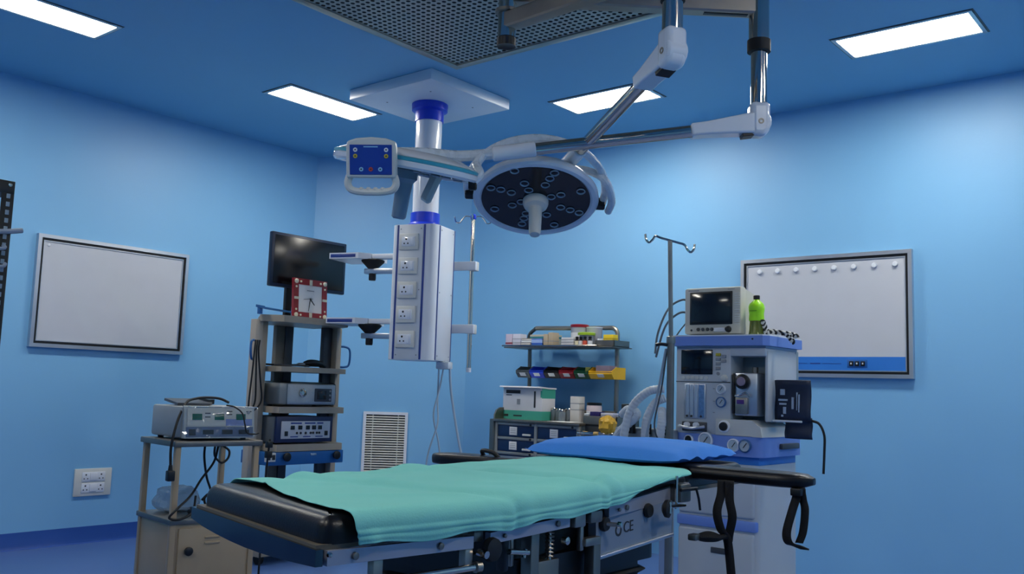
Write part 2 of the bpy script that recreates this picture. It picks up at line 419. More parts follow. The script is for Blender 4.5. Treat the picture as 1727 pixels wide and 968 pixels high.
# side trays on arms
for zb, in ((Zb(1.945),), (Zb(1.515),)):
    tr = MB().prism([(-.64, -.12), (-.42, -.12), (-.36, -.06), (-.36, .16), (-.64, .16)], (0, 0, zb), (X_, Y_, Z_), .038).build('side_tray', WHITE, t)
    MB().rbox((-.63, -.1225, zb+.008), (-.44, -.1185, zb+.030), .001).build('blue_stripe', NAVYS, tr)
    MB().rbox((-.40, -.05, zb+.004), (-.155, .02, zb+.036), .004).build('tray_arm', WHITE, t)
    MB().rbox((-.43, -.02, zb-.092), (-.155, .02, zb-.056), .004).build('lower_arm', SILVER, t)
    MB().lathe((-.375, 0, zb-.058), Z_, [(.03, 0), (.075, .045), (.078, .056), (.07, .06)], 24).build('friction_cone', BRUB, t)
    MB().lathe((-.375, 0, zb-.135), Z_, [(.022, 0), (.024, .01), (.024, .045)], 16).build('clamp_knob', BRUB, t)
# drip pole on the pendant's right
iv = MB().cyl((.262, .2, Zb(1.245)), (.256, .2, Zb(2.24)), .0145, n=14).build('drip_pole', CHROME, t)
MB().cyl((.262, .2, Zb(1.222)), (.262, .2, Zb(1.25)), .0165, n=14).build('pole_cap', WHITE, iv)
MB().lathe((.256, .2, Zb(2.235)), Z_, [(.018, 0), (.02, .01), (.02, .025), (.012, .034)], 14).build('pole_hub', BLUEP, iv)
hk = MB()
for a in (0, 90, 180, 270):
    d = V((math.cos(R(a+20)), math.sin(R(a+20)), 0)); o = V((.256, .2, Zb(2.25)))
    hk.tube([o, o+d*.05+Z_*.005, o+d*.075-Z_*.02, o+d*.09-Z_*.04, o+d*.115-Z_*.035, o+d*.125+Z_*.0], .0045, 6, 4)
hk.build('drip_hooks', CHROME, iv)
for z in (Zb(1.918), Zb(1.502)):
    MB().rbox((.10, .165, z-.028), (.30, .19, z+.03), .004).build('pole_bracket', WHITE, t)
    MB().rbox((.238, .178, z-.03), (.30, .226, z+.032), .006).build('pole_clamp', OFFW, t)
hoses = [([(.13, .03, 0), (.13, .03, -.25), (.15, .0, -.40), (.10, -.02, -.60), (.09, -.04, -.9), (.08, -.05, -1.27)], .0055),
         ([(.16, .05, 0), (.14, .02, -.2), (.12, .0, -.35), (.16, .02, -.55), (.19, .03, -.9), (.2, .0, -1.27)], .0055),
         ([(.19, .06, 0), (.21, .06, -.2), (.27, .07, -.5), (.34, .06, -.75), (.42, .06, -1.27)], .008)]
for P, r in hoses: MB().tube(P, r, 8, 6).build('gas_hose', mat('pale_hose', '9fb2c4', .4), t)
MB().rbox((.11, .02, -.05), (.20, .09, -.002), .008).build('outlet_block', WRAPM, t)

# ============================================================ SURGICAL LIGHTS ON CEILING ARMS
sx, sy = 2.566, 2.183
t = thing('surgical_light', 'twin-head surgical light on chrome ceiling arms over the table', 'surgical light', (sx, sy, H))
def WB(m, name, ma, p=None, **k): return m.build(name, ma, p or t, world=True, **k)
P0 = V((sx, sy, 0))
at = lambda z: V((sx, sy, z))
WB(MB().cyl(at(2.64), at(H-.0), .042, n=24), 'spindle', CHROME)
WB(MB().cyl(at(2.415), at(2.64), .034, n=24), 'spindle_sleeve', CHROME)
WB(MB().lathe(at(2.40), Z_, [(.024, .004), (.036, 0), (.037, .03), (.034, .034)], 24), 'end_ring', BLACK)
WB(MB().lathe(at(2.53), Z_, [(.046, 0), (.046, .012)], 24), 'spacer_ring', DSTEEL)
WB(MB().lathe(at(H-.12), Z_, [(.13, 0), (.15, .02), (.15, .09)], 32), 'ceiling_flange', STEEL)
# arm A (towards the camera), arm B (to the right)
EC = V((2.517, 1.444, 0)); EB = V((3.208, 1.464, 0))
WB(MB().beam((sx, sy, 2.497), EC+V((0, 0, 2.497)), .062, .062, .006), 'support_arm', STEEL)
WB(MB().beam((sx, sy, 2.600), EB+V((0, 0, 2.600)), .062, .062, .006), 'support_arm', STEEL)
dB = (EB-P0).normalized(); nB = V((-dB.y, dB.x, 0))
WB(MB().obox(EB-dB*.13+V((0, 0, 2.5685)), (dB, nB, Z_), (.17, .02, .004), .001), 'arm_slot', BLACK)
# arm C tube
WB(MB().cyl(EC+Z_*2.40, EC+Z_*2.56, .036, n=24), 'sleeve_tube', CHROME)
WB(MB().cyl(EC+Z_*2.375, EC+Z_*2.405, .040, n=24), 'collar', BRUB)
WB(MB().cyl(EC+Z_*2.25, EC+Z_*2.38, .0335, n=24), 'drop_tube', CHROME)
# arm D tube
WB(MB().cyl(EB+Z_*2.455, EB+Z_*2.72, .0385, n=24), 'sleeve_tube', CHROME)
WB(MB().cyl(EB+Z_*2.425, EB+Z_*2.470, .044, n=24), 'collar', BRUB)
WB(MB().cyl(EB+Z_*2.16, EB+Z_*2.44, .0305, n=24), 'drop_tube', CHROME)
def spring(top, zj, end, wj, sl, label):
    """joint housing at top (xy) around height zj, tapered sleeve, chrome tube, end sleeve"""
    j = V((top.x, top.y, zj)); d = (end-j).normalized(); h = V((d.x, d.y, 0)).normalized(); side = h.cross(Z_)
    hp = [(-.036, .075), (.036, .075)]+[(.036*math.cos(R(-90*i/8)), -.015+.036*math.sin(R(-90*i/8))) for i in range(9)]+[(-.022, -.050), (-.034, -.040), (-.036, -.02)]
    k = wj/.072
    o = MB()
    # rounded vertical housing: lathe for the top, box-like elbow below
    o.prism([(x*k*-1, y*k) for x, y in hp], j-side*wj*.5, (h, Z_, side), wj)
    ho = WB(o, 'joint_housing', GLOSSW)
    md = ho.modifiers.new('bev', 'BEVEL'); md.width = .020; md.segments = 4; md.limit_method = 'ANGLE'; md.angle_limit = R(60); md.use_clamp_overlap = False
    # arm cover: tapered slab, rounded at the pivot, from pivot to sleeve end
    upv = side.cross(d) if side.cross(d).z > 0 else d.cross(side)
    n0, n1 = .040*k, .024
    poly = []
    for i in range(9):
        a = R(90+180*i/8); poly.append((n0*math.cos(a), n0*math.sin(a)))
    poly += [(sl*.75, -n1*1.05), (sl, -n1), (sl, n1), (sl*.75, n1*1.05)]
    ws = wj*.86
    co = WB(MB().prism(poly, j-side*ws*.5-side*.004, (d, upv, side), ws+.008), 'arm_cover', GLOSSW)
    md = co.modifiers.new('bev', 'BEVEL'); md.width = .008; md.segments = 3; md.limit_method = 'ANGLE'; md.angle_limit = R(60); md.use_clamp_overlap = False
    for sg in (-1, 1):
        c = j+side*sg*(ws*.5+.004)
        WB(MB().lathe(c, side*sg, [(.011, 0), (.011, .003), (.006, .003), (.005, .001)], 16), 'pivot_bolt', DSTEEL)
    WB(MB().obox(j+d*.05-upv*(n0*.95), (d, side, upv), (.045, ws*.8, .016), .002), 'cover_slot', BLACK)
    L = (end-j).length
    WB(MB().cyl(j+d*sl*.9, end-d*.09, .0235, n=20), 'spring_arm', CHROME)
    es = WB(MB().lathe(end-d*.16, d, [(.026, 0), (.029, .004), (.029, .16), (.024, .165)], 20), 'end_sleeve', GLOSSW)
    return d
eC = V((2.916, 2.160, 2.004))
dC = spring(EC, 2.205, eC, .076, .20, 'C')
eD = V((2.585, 2.243, 1.999))
dD = spring(EB, 2.145, eD, .076, .26, 'D')
es = None
LENS = [(235,500),(313,510),(398,530),(497,455),(533,505),(415,365),(690,410),(660,460),(715,550),(790,530),(722,368),(943,497),
        (268,668),(410,630),(480,600),(800,630),(880,648),(955,668),(693,697),(765,778),(497,782),(510,735),(525,693)]
DGL = mat('dark_blue_lamp_glass', '060d1e', .14, var=.03, spec=.35)
LENSM = mat('led_lens', 'aab6c4', .15, .3, var=.05)
def light_head(c, nrm, rad, tk, e1):
    c = V(c); nrm = V(nrm).normalized(); e1 = (V(e1)-nrm*V(e1).dot(nrm)).normalized(); e2 = nrm.cross(e1)
    if e2.z > 0: e2 = -e2
    prof = [(rad*.25, -tk), (rad*.7, -tk*.9), (rad*.93, -tk*.55), (rad, -tk*.2), (rad*1.0, 0), (rad*.97, .008), (rad*.90, .008), (rad*.86, .0)]
    hd = WB(MB().lathe(c, nrm, prof, 64), 'light_head', GLOSSW)
    WB(MB().lathe(c, nrm, [(rad*.865, -.004), (rad*.865, .003), (rad*.3, .004)], 64), 'glass_face', DGL, hd)
    l0 = None
    for (x, y) in LENS:
        u, v = (x-595)/433, (y-588)/250
        p = c+e1*u*rad*.86+e2*v*rad*.86+nrm*.004
        WB(MB().lathe(p, nrm, [(.0175, 0), (.0185, .004), (.0165, .006), (.0140, .003), (.0135, .001)], 14), 'led_lens', LENSM, hd)
        WB(MB().lathe(p, nrm, [(.0135, .001), (.010, .004), (.004, .0055)], 12), 'lens_dome', DGL, hd)
    return hd, c, nrm, e1, e2
SWRAP = mat('wrapped_white_tube', 'd4dde6', .28, var=.06, scale=30, bump=.5, bscale=45, coat=.3)
# head 1, glass face tipped towards the camera
hd, c, nr, e1, e2 = light_head((2.893, 2.277, 1.882), (-.312, -.246, -.919), .254, .075, rgt+fwd*0-up*.05)
WB(MB().lathe(c, nr, [(.052, 0), (.052, .02), (.046, .035), (.030, .045), (.027, .055), (.024, .155), (.020, .168), (.012, .170)], 24), 'sterile_handle', OFFW, hd)
ring = []
for i in range(13):
    a = R(-8+196*i/12); r_ = .254*(1.10+.05*math.sin(a))
    ring.append(c+e1*r_*math.cos(a)-e2*r_*math.sin(a)-nr*(.03+.05*max(0, math.sin(a))))
WB(MB().tube(ring, .0165, 10, 4), 'yoke', SWRAP, hd)
ring2 = [eC+dC*.0, eC+e1*.10-e2*.0-nr*-.01, c+e1*.27-e2*.12-nr*.02, c+e1*.305-e2*.02-nr*.0, c+e1*.30+e2*.06]
WB(MB().tube(ring2, .0155, 10, 6), 'yoke_arm', SWRAP, hd)
for a in (180, -8):
    p = c+e1*.262*math.cos(R(a))-e2*.262*math.sin(R(a))-nr*.02
    WB(MB().obox(p, (e1, e2, nr), (.05, .04, .04), .005), 'yoke_pivot', BRUB, hd)
# head 2, nearly edge-on
hd, c, nr, e1, e2 = light_head((2.337, 2.452, 1.915), (.045, .222, -.978), .272, .070, rgt)
WB(MB().lathe(c-nr*.03, nr, [(.262, -.004), (.2715, 0), (.2715, .010), (.262, .014)], 64), 'teal_band', TEAL, hd)
WB(MB().lathe(c+nr*.004, nr, [(.045, 0), (.045, .03), (.032, .045), (.031, .05), (.027, .175), (.02, .182)], 20), 'sterile_handle', mat('frosted_grey_handle', '8fa3b4', .4), hd)
WB(MB().beam(c+rgt*.12+nr*.01, c+rgt*.085+nr*.12+fwd*.02, .03, .05, .01), 'side_grip', OFFW, hd)
yk = [eD-dD*.02, eD+V((-.08, .10, -.012)), V((2.335, 2.36, 1.962)), V((2.225, 2.44, 1.95)), V((2.13, 2.47, 1.935))]
WB(MB().tube(yk, .021, 10, 6), 'yoke', SWRAP, hd)
WB(MB().tube([eD+V((-.03, .03, -.01)), eD+V((-.06, .03, -.05)), V((2.49, 2.225, 1.90)), V((2.472, 2.24, 1.868))], .017, 10, 5), 'yoke_arm', SWRAP, hd)
WB(MB().obox(V((2.475, 2.245, 1.862)), (rgt, up, fwd), (.03, .045, .04), .005), 'yoke_pivot', BRUB, hd)
# control panel on the rim of head 2
pc = V((2.056, 2.327, 1.854)); fx = rgt; fz = up; fy = fwd     # faces the camera side of the room
axp = (V((.62, -.784, .02)).normalized(), None, None); ax0 = axp[0]; ay0 = (V((.76, .61, .2))-ax0*V((.76, .61, .2)).dot(ax0)).normalized(); az0 = ax0.cross(ay0)
def pp(u, v, d=0): return pc+ax0*u+az0*v-ay0*d
W2, H2 = .088, .092
out = [(-.080, .080), (-.05, .090), (0, .094), (.05, .090), (.080, .080), (.084, .06), (.084, -.01), (.090, -.05), (.088, -.08), (.07, -.092), (0, -.098), (-.07, -.092), (-.088, -.08), (-.090, -.05), (-.084, -.01), (-.084, .06)]
hole = [(-.066, -.045), (0, -.043), (.066, -.045), (.064, -.062), (.045, -.074), (.03, -.078), (.015, -.074), (0, -.078), (-.015, -.074), (-.03, -.078), (-.045, -.074), (-.064, -.062)]
# face with a hole: upper plate + side/bottom bars
m = MB()
m.prism([(-.084, -.042), (.084, -.042), (.084, .06), (.080, .080), (.05, .090), (0, .094), (-.05, .090), (-.080, .080), (-.084, .06)], pp(0, 0, .02), (ax0, az0, ay0), .045)
cp = WB(m, 'control_panel', OFFW); md = cp.modifiers.new('bev', 'BEVEL'); md.width = .006; md.segments = 2
hpnt = [(-.076, -.035), (-.082, -.062), (-.068, -.083), (-.03, -.090), (0, -.0905), (.03, -.090), (.068, -.083), (.082, -.062), (.076, -.035)]
WB(MB().tube([pp(u, v, .0) for u, v in hpnt], .0125, 10, 5), 'panel_handle', OFFW, cp)
grip = MB()
for u in (-.036, -.012, .012, .036): grip.lathe(pp(u, -.081, 0)-ay0*.011, ay0, [(.002, 0), (.008, .004), (.008, .018), (.002, .022)], 10)
WB(grip, 'finger_grip', OFFW, cp)
sc_ = WB(MB().obox(pp(0, .018, .0212), (ax0, az0, ay0), (.142, .100, .003), .001), 'display_face', mat('panel_screen_blue', '1d3f9e', .25, var=.05), cp)
cols = {'w': WHITE, 'y': mat('amber_key', 'c9b53a', .4), 'r': mat('red_key', 'c2453f', .4), 'c': mat('cyan_key', '8fc6e8', .4)}
for u, v, k in ((-.052, .051, 'w'), (-.052, .030, 'y'), (.052, .051, 'w'), (.052, .030, 'y'), (-.032, -.014, 'c'), (0, -.014, 'r'), (.032, -.014, 'c')):
    b_ = WB(MB().lathe(pp(u, v+.0, .0225), -ay0, [(.0075, 0), (.007, .002), (.003, .0022)], 14), 'key', cols[k], cp)
    WB(MB().lathe(pp(u, v, .0247), -ay0, [(.0028, 0), (.0025, .0004)], 10), 'key_mark', INK, cp)
WB(MB().obox(pp(0, .061, .0235), (ax0, az0, ay0), (.048, .0035, .0006), .0001), 'printed_line', cols['c'], cp)
WB(MB().beam(pp(0, .02, -.02), pp(.03, .02, -.10), .05, .04, .006), 'panel_mount', GLOSSW, cp)

# ============================================================ OPERATING TABLE
t = thing('operating_table', 'black-padded operating table with steel side rails and bellows column', 'operating table', (1.80, 1.36, 0))
F1, F2 = V((.924, 1.128, 0)), V((1.05, 1.669, 0))
J1, J2 = V((1.244, 1.094, 0)), V((1.30, 1.632, 0))
def poly_slab(m, P, z0, z1): return m.prism([(p.x, p.y) for p in P], (0, 0, z0), (X_, Y_, Z_), z1-z0)
def TB(m, name, ma, p=None, **k): return m.build(name, ma, p or t, world=True, **k)
def inset(P, d):
    c = sum(P, V((0, 0, 0)))/len(P); return [p+(c-p).normalized()*d for p in P]
# leg section: deck, end plate, rails, cushion
leg = [F1, J1, J2, F2]
o = TB(poly_slab(MB(), inset(leg, .012), .862, .870), 'leg_deck', mat('deck_board', '5d5648', .5))
# end plate with bowed lower edge
d = (F1-F2).normalized(); nrm = V((d.y, -d.x, 0)); L = (F1-F2).length
bow = [(0, .865), (L, .865), (L, .840)]+[(L*(1-k/8), .840-.012*math.sin(math.pi*k/8)) for k in range(1, 8)]+[(0, .843)]
TB(MB().prism(bow, V((F2.x, F2.y, 0)), (d, Z_, -nrm if nrm.dot(V((1, 0, 0))) < 0 else nrm), .012), 'end_plate', mat('polished_end_plate', '4f5c62', .18, 1, var=.12, scale=8))
def rail(a, b, za0, za1, zb0, zb1, th=.012, name='side_rail'):
    a = V((a[0], a[1], 0)); b = V((b[0], b[1], 0)); dd = (b-a).normalized(); nn = V((dd.y, -dd.x, 0)); L = (b-a).length
    return TB(MB().prism([(0, za0), (L, zb0), (L, zb1), (0, za1)], a, (dd, Z_, -nn), th), name, mat('satin_rail_steel', 'a9abb6', .3, .5, var=.05))
def bolt(p, r=.006, nn=V((0, -1, 0))):
    TB(MB().lathe(p, nn, [(r, 0), (r, .003), (r*.6, .004)], 12), 'rail_bolt', DSTEEL)
r1 = rail((.945, 1.126), (J1.x, J1.y), .839, .862, .838, .859)
bolt((.995, 1.1195, .850)); bolt((1.168, 1.101, .849))
TB(MB().lathe((.944, 1.1225, .857), (0, -1, 0), [(.004, 0), (.004, .005), (.002, .007)], 10), 'end_stud', CHROME)
rail((J2.x, J2.y+.012), (1.06, 1.681), .838, .859, .839, .862)
def cushion(P, z0, z1, r, name='mattress_pad', k=8):
    """quad plan, filleted upper edge, returns mesh rows"""
    m = MB(); rows = []
    c = sum(P, V((0, 0, 0)))/len(P)
    prof = [(0, z0), (0, z0+(z1-z0)*.35)]+[(r*(1-math.cos(R(90*i/k))), z1-r+r*math.sin(R(90*i/k))) for i in range(k+1)]
    e = []      # inward offset polygon per level
    def off(dist):
        Q = []
        n = len(P)
        for i in range(n):
            a, b, cc = P[i-1], P[i], P[(i+1) % n]
            d1 = (b-a).normalized(); d2 = (cc-b).normalized()
            n1 = V((-d1.y, d1.x, 0)); n2 = V((-d2.y, d2.x, 0))
            Q.append(b+(n1+n2)*(dist/(1+n1.dot(n2))))
        return Q
    vs = []; n = len(P)
    for dist, z in prof:
        for q in off(dist): vs.append((q.x, q.y, z))
    fs = [tuple(range(n-1, -1, -1)), tuple(range((len(prof)-1)*n, len(prof)*n))]
    for i in range(len(prof)-1):
        for j in range(n): fs.append((i*n+j, i*n+(j+1) % n, (i+1)*n+(j+1) % n, (i+1)*n+j))
    m.add(vs, fs); return TB(m, name, LEATH, angle=50)
def rc(P, r, k=5):    # round plan corners of a CCW quad
    out = []; n = len(P)
    for i in range(n):
        a, b, c = P[i-1], P[i], P[(i+1) % n]; u = (a-b).normalized(); v = (c-b).normalized()
        for j in range(k+1):
            s = j/k; p0 = b+u*r; p1 = b+v*r
            out.append((p0*(1-s)+b*s)*(1-s)+(b*(1-s)+p1*s)*s)
    return out
legc = [V((.942, 1.134, 0)), V((1.262, 1.104, 0)), V((1.312, 1.618, 0)), V((1.062, 1.652, 0))]
cushion(rc(legc, .03), .869, .912, .026)
# body section (two rails, deck, pad)
body = [V((1.29, 1.112, 0)), V((2.10, 1.142, 0)), V((2.10, 1.612, 0)), V((1.32, 1.618, 0))]
def slope(m, f):
    for v in m.v: v.z += f(v.x)
    return m
rise = lambda x: max(0, (x-1.30))*.018
TB(slope(poly_slab(MB(), body, .858, .868), rise), 'seat_deck', mat('deck_board', '5d5648', .5))
o = cushion(rc(body, .025), .869, .913, .024)
for v in o.data.vertices: v.co.z += rise(v.co.x+1.80)
rail((1.284, 1.090), (1.545, 1.104), .841, .861, .846, .868); bolt((1.325, 1.091, .852), .004); bolt((1.50, 1.1005, .857))
rail((1.70, 1.113), (2.085, 1.132), .851, .876, .868, .902); bolt((1.74, 1.113, .864), .004); bolt((1.775, 1.116, .866))
rail((1.60, 1.640), (1.30, 1.640), .850, .872, .843, .864); rail((2.085, 1.636), (1.68, 1.640), .868, .895, .855, .878)
MBx = MB()
MBx.rbox((1.252, 1.10, .846), (1.278, 1.13, .866), .004); TB(MBx, 'hinge_block', DSTEEL)
TB(MB().lathe((1.288, 1.098, .832), (0, -1, 0), [(.019, 0), (.022, .006), (.020, .016), (.010, .018)], 18), 'clamp_knob', BRUB)
TB(MB().cyl((1.265, 1.10, .828), (1.265, 1.08, .826), .007, n=10), 'clamp_screw', CHROME)
TB(MB().rbox((1.562, 1.102, .842), (1.60, 1.128, .870), .004), 'hinge_block', STEEL)
TB(MB().rbox((1.615, 1.10, .846), (1.66, 1.13, .872), .006), 'hinge_block', DSTEEL)
# head section deck and pad under the pillow
head = [V((2.11, 1.16, 0)), V((2.50, 1.18, 0)), V((2.50, 1.60, 0)), V((2.11, 1.60, 0))]
TB(poly_slab(MB(), head, .874, .884), 'head_deck', mat('deck_board', '5d5648', .5))
cushion(rc(head, .03), .885, .932, .024)
# under-frame of the leg section
TB(MB().rbox((1.035, 1.12, .800), (1.056, 1.135, .838), .002), 'bracket', STEEL)
TB(MB().rbox((1.226, 1.096, .802), (1.246, 1.112, .838), .002), 'bracket', STEEL)
TB(MB().cyl((1.03, 1.12, .803), (1.254, 1.094, .805), .0065, n=14), 'lower_bar', CHROME)
TB(MB().cyl((1.250, 1.0945, .805), (1.262, 1.093, .805), .010, n=14), 'bar_end', STEEL)
TB(MB().box((1.02, 1.30, .845), (1.28, 1.34, .862)), 'cross_member', DSTEEL); TB(MB().box((1.06, 1.45, .845), (1.28, 1.49, .862)), 'cross_member', DSTEEL)
TB(MB().rbox((1.20, 1.22, .82), (1.40, 1.52, .858), .004), 'hinge_carriage', DSTEEL)
# crank lever with bright handle
TB(MB().rbox((1.372, 1.13, .775), (1.388, 1.15, .848), .004), 'crank_lever', BLACK)
TB(MB().rbox((1.405, 1.14, .78), (1.415, 1.152, .848), .002), 'crank_link', STEEL)
hd = TB(MB().cyl((1.362, 1.11, .817), (1.425, 1.115, .808), .0055, n=12), 'crank_handle', CHROME)
TB(MB().cyl((1.412, 1.115, .800), (1.418, 1.115, .815), .004, n=10), 'crank_pin', CHROME)
# lower mechanism: posts, spring, black box, cover plate, bellows, base
TB(MB().rbox((1.440, 1.118, .60), (1.466, 1.145, .845), .003), 'support_post', DSTEEL)
TB(MB().rbox((1.648, 1.114, .60), (1.674, 1.14, .812), .003), 'support_post', DSTEEL)
TB(MB().rbox((1.615, 1.112, .798), (1.672, 1.13, .815), .003), 'link_bar', STEEL)
TB(MB().rbox((1.604, 1.118, .79), (1.616, 1.13, .850), .003), 'link_bar', STEEL)
TB(MB().rbox((1.45, 1.17, .55), (1.92, 1.58, .855), .01), 'drive_housing', mat('black_housing', '0a0b0e', .5))
TB(MB().rbox((1.48, 1.13, .60), (1.548, 1.16, .782), .003), 'motor_cover', DSTEEL)
sp = [V((1.520+.008*math.cos(a*.9), 1.135+.008*math.sin(a*.9), .848-.0011*a)) for a in range(0, 60)]
TB(MB().tube(sp, .0022, 5, 1), 'spring', STEEL)
TB(MB().cyl((1.520, 1.135, .780), (1.520, 1.135, .86), .004, n=8), 'spring_rod', CHROME)
TB(MB().lathe((1.545, 1.12, .818), (0, -1, 0), [(.008, 0), (.008, .012), (.005, .014)], 12), 'pivot_pin', CHROME)
cov = [(1.664, .852), (1.666, .790), (1.672, .775), (1.684, .767), (1.985, .787), (1.985, .866), (1.90, .862)]
cp = TB(MB().prism(cov, V((0, 1.122, 0)), (X_, Z_, Y_), .02), 'side_cover', mat('grey_cover_plate', '8792a0', .35, .3, var=.05))
TB(MB().beam((1.674, 1.120, .769), (1.985, 1.120, .788), .01, .008, .002), 'cover_lip', SILVER, cp)
ce = text('ce_mark', 'CE', .034, INK, cp, V((1.792, 1.1215, .822))-V((1.80, 1.36, 0)), (1, 0, .06), (0, 0, 1))
TB(MB().lathe((1.752, 1.1225, .818), (0, -1, 0), [(.013, 0), (.013, .001), (.008, .0011), (.0075, .0004)], 16), 'round_mark', INK, cp)
for x, z in ((1.690, .838), (1.868, .852)):
    TB(MB().lathe((x, 1.123, z), (0, -1, 0), [(.015, 0), (.0165, .006), (.014, .012)], 16), 'hole_plug', BRUB, cp)
TB(MB().cyl((1.690, 1.115, .838), (1.708, 1.095, .837), .0045, n=10), 'lever_rod', STEEL)
TB(MB().lathe((1.708, 1.095, .837), (0.3, -1, 0), [(.007, 0), (.007, .008)], 10), 'lever_end', CHROME)
# bellows
bm_ = MB(); n = 18
prof = []
for i in range(n): prof += [(1.0, .74-i*.032), (.90, .724-i*.032)]
rows = []
for sc, z in prof:
    ring = []
    for (x, y) in rr(.26*sc, .2*sc, .04): ring.append((1.70+x, 1.36+y, z))
    ring.append(ring[0]); rows.append(ring)
bm_.grid(rows); TB(bm_, 'bellows', BRUB, angle=20)
TB(MB().prism(rr(.27, .21, .04), (1.70, 1.36, .735), (X_, Y_, Z_), .05), 'bellows_top', BLACK)
TB(MB().prism(rr(.50, .26, .08), (1.75, 1.36, .04), (X_, Y_, Z_), .12), 'base', mat('base_cover', '7c8792', .4, .4))
for x, y in ((1.35, 1.18), (1.35, 1.54), (2.15, 1.18), (2.15, 1.54)): TB(MB().lathe((x, y, 0), Z_, [(.035, 0), (.038, .01), (.03, .045)], 14), 'base_foot', BRUB)
# rail clamp and arm-board socket near the head end
TB(MB().rbox((1.985, 1.098, .862), (2.035, 1.13, .905), .004), 'rail_clamp', DSTEEL)
TB(MB().cyl((1.966, 1.10, .850), (1.966, 1.10, .926), .0035, n=10), 'clamp_rod', CHROME)
TB(MB().lathe((1.905, 1.10, .856), (.2, -1, 0), [(.011, 0), (.02, .006), (.021, .014), (.012, .018)], 16), 'clamp_knob', BRUB)
TB(MB().cyl((1.90, 1.084, .862), (1.985, 1.088, .858), .004, n=10), 'clamp_screw', CHROME)
TB(MB().cyl((1.906, 1.082, .872), (1.906, 1.082, .846), .003, n=8), 'tommy_bar', CHROME)
TB(MB().beam((1.975, 1.095, .893), (2.05, 1.09, .893), .008, .008, .002), 'lock_bar', BLACK)
TB(MB().tube([(2.04, 1.088, .893), (2.047, 1.085, .87), (2.055, 1.085, .842)], .003, 8, 4), 'lock_lever', BLACK)
# arm boards
def arm_board(a, b, wd, th, name='arm_board'):
    a = V(a); b = V(b); d = (b-a).normalized(); s = d.cross(Z_).normalized(); u = s.cross(d)
    L = (b-a).length; m = MB(); rows = []
    n = 16
    for i in range(n+1):
        x = i/n; k = 1.0 if x < .75 else 1-.45*((x-.75)/.25)**2
        e = 1.0 if .02 < x < .985 else .55
        ring = []
        for j in range(17):
            an = 2*math.pi*j/16; cx, cy = math.cos(an), math.sin(an)
            sx_ = math.copysign(abs(cx)**.45, cx); sy_ = math.copysign(abs(cy)**.45, cy)
            ring.append(a+d*L*x+s*sx_*wd*.5*k*e+u*sy_*th*.5*k**.3*e)
        rows.append(ring)
    m.grid(rows); o = len(m.v); m.f.append(list(range(16, -1, -1))); m.f.append([n*17+q for q in range(17)])
    return TB(m, name, LEATH, angle=60)
ab1 = arm_board((2.20, 1.235, .921), (2.235, .875, .917), .105, .036)
ab2 = arm_board((2.00, 1.56, .916), (2.01, 1.93, .910), .10, .034)
TB(MB().tube([(1.985, 1.66, .925), (1.975, 1.68, .942), (1.99, 1.73, .943), (2.01, 1.74, .926)], .006, 8, 5), 'arm_strap', BRUB)
def strap(P, wd, d, name='arm_strap'):
    m = MB(); P = catmull(P, 6); d = V(d)
    rows = [[p-d*wd/2, p+d*wd/2] for p in P]; m.grid(rows)
    o = TB(m, name, mat('black_webbing', '07070a', .8, bump=.2, bscale=300)); md = o.modifiers.new('sol', 'SOLIDIFY'); md.thickness = .004; return o
strap([(2.09, 1.045, .915), (2.085, 1.045, .88), (2.075, 1.05, .84), (2.085, 1.045, .80), (2.10, 1.035, .775), (2.11, 1.03, .70), (2.12, 1.03, .65)], .02, (.25, -1, 0))
strap([(2.09, 1.025, .915), (2.09, 1.025, .87), (2.095, 1.02, .83), (2.10, 1.03, .79), (2.105, 1.035, .77)], .02, (.25, -1, 0))
TB(MB().tube([(2.03, 1.075, .782), (2.05, 1.06, .783), (2.075, 1.045, .780), (2.10, 1.035, .783)], .013, 8, 5, rf=lambda s: .5+.5*math.sin(math.pi*min(1, s*1.2+.1))), 'strap_roll', mat('black_webbing', '07070a'))
TB(MB().rbox((2.006, 1.07, .775), (2.034, 1.092, .79), .003), 'buckle', DSTEEL)
strap([(2.20, .905, .905), (2.20, .903, .885), (2.19, .91, .85), (2.18, .92, .80), (2.185, .918, .775), (2.20, .905, .768), (2.215, .89, .76)], .02, (.2, -1, 0))
strap([(2.205, .895, .905), (2.21, .892, .875), (2.21, .887, .85), (2.21, .892, .80), (2.205, .90, .772)], .018, (.2, -1, 0))
TB(MB().rbox((2.185, .888, .884), (2.22, .915, .902), .003), 'strap_loop', BLACK)

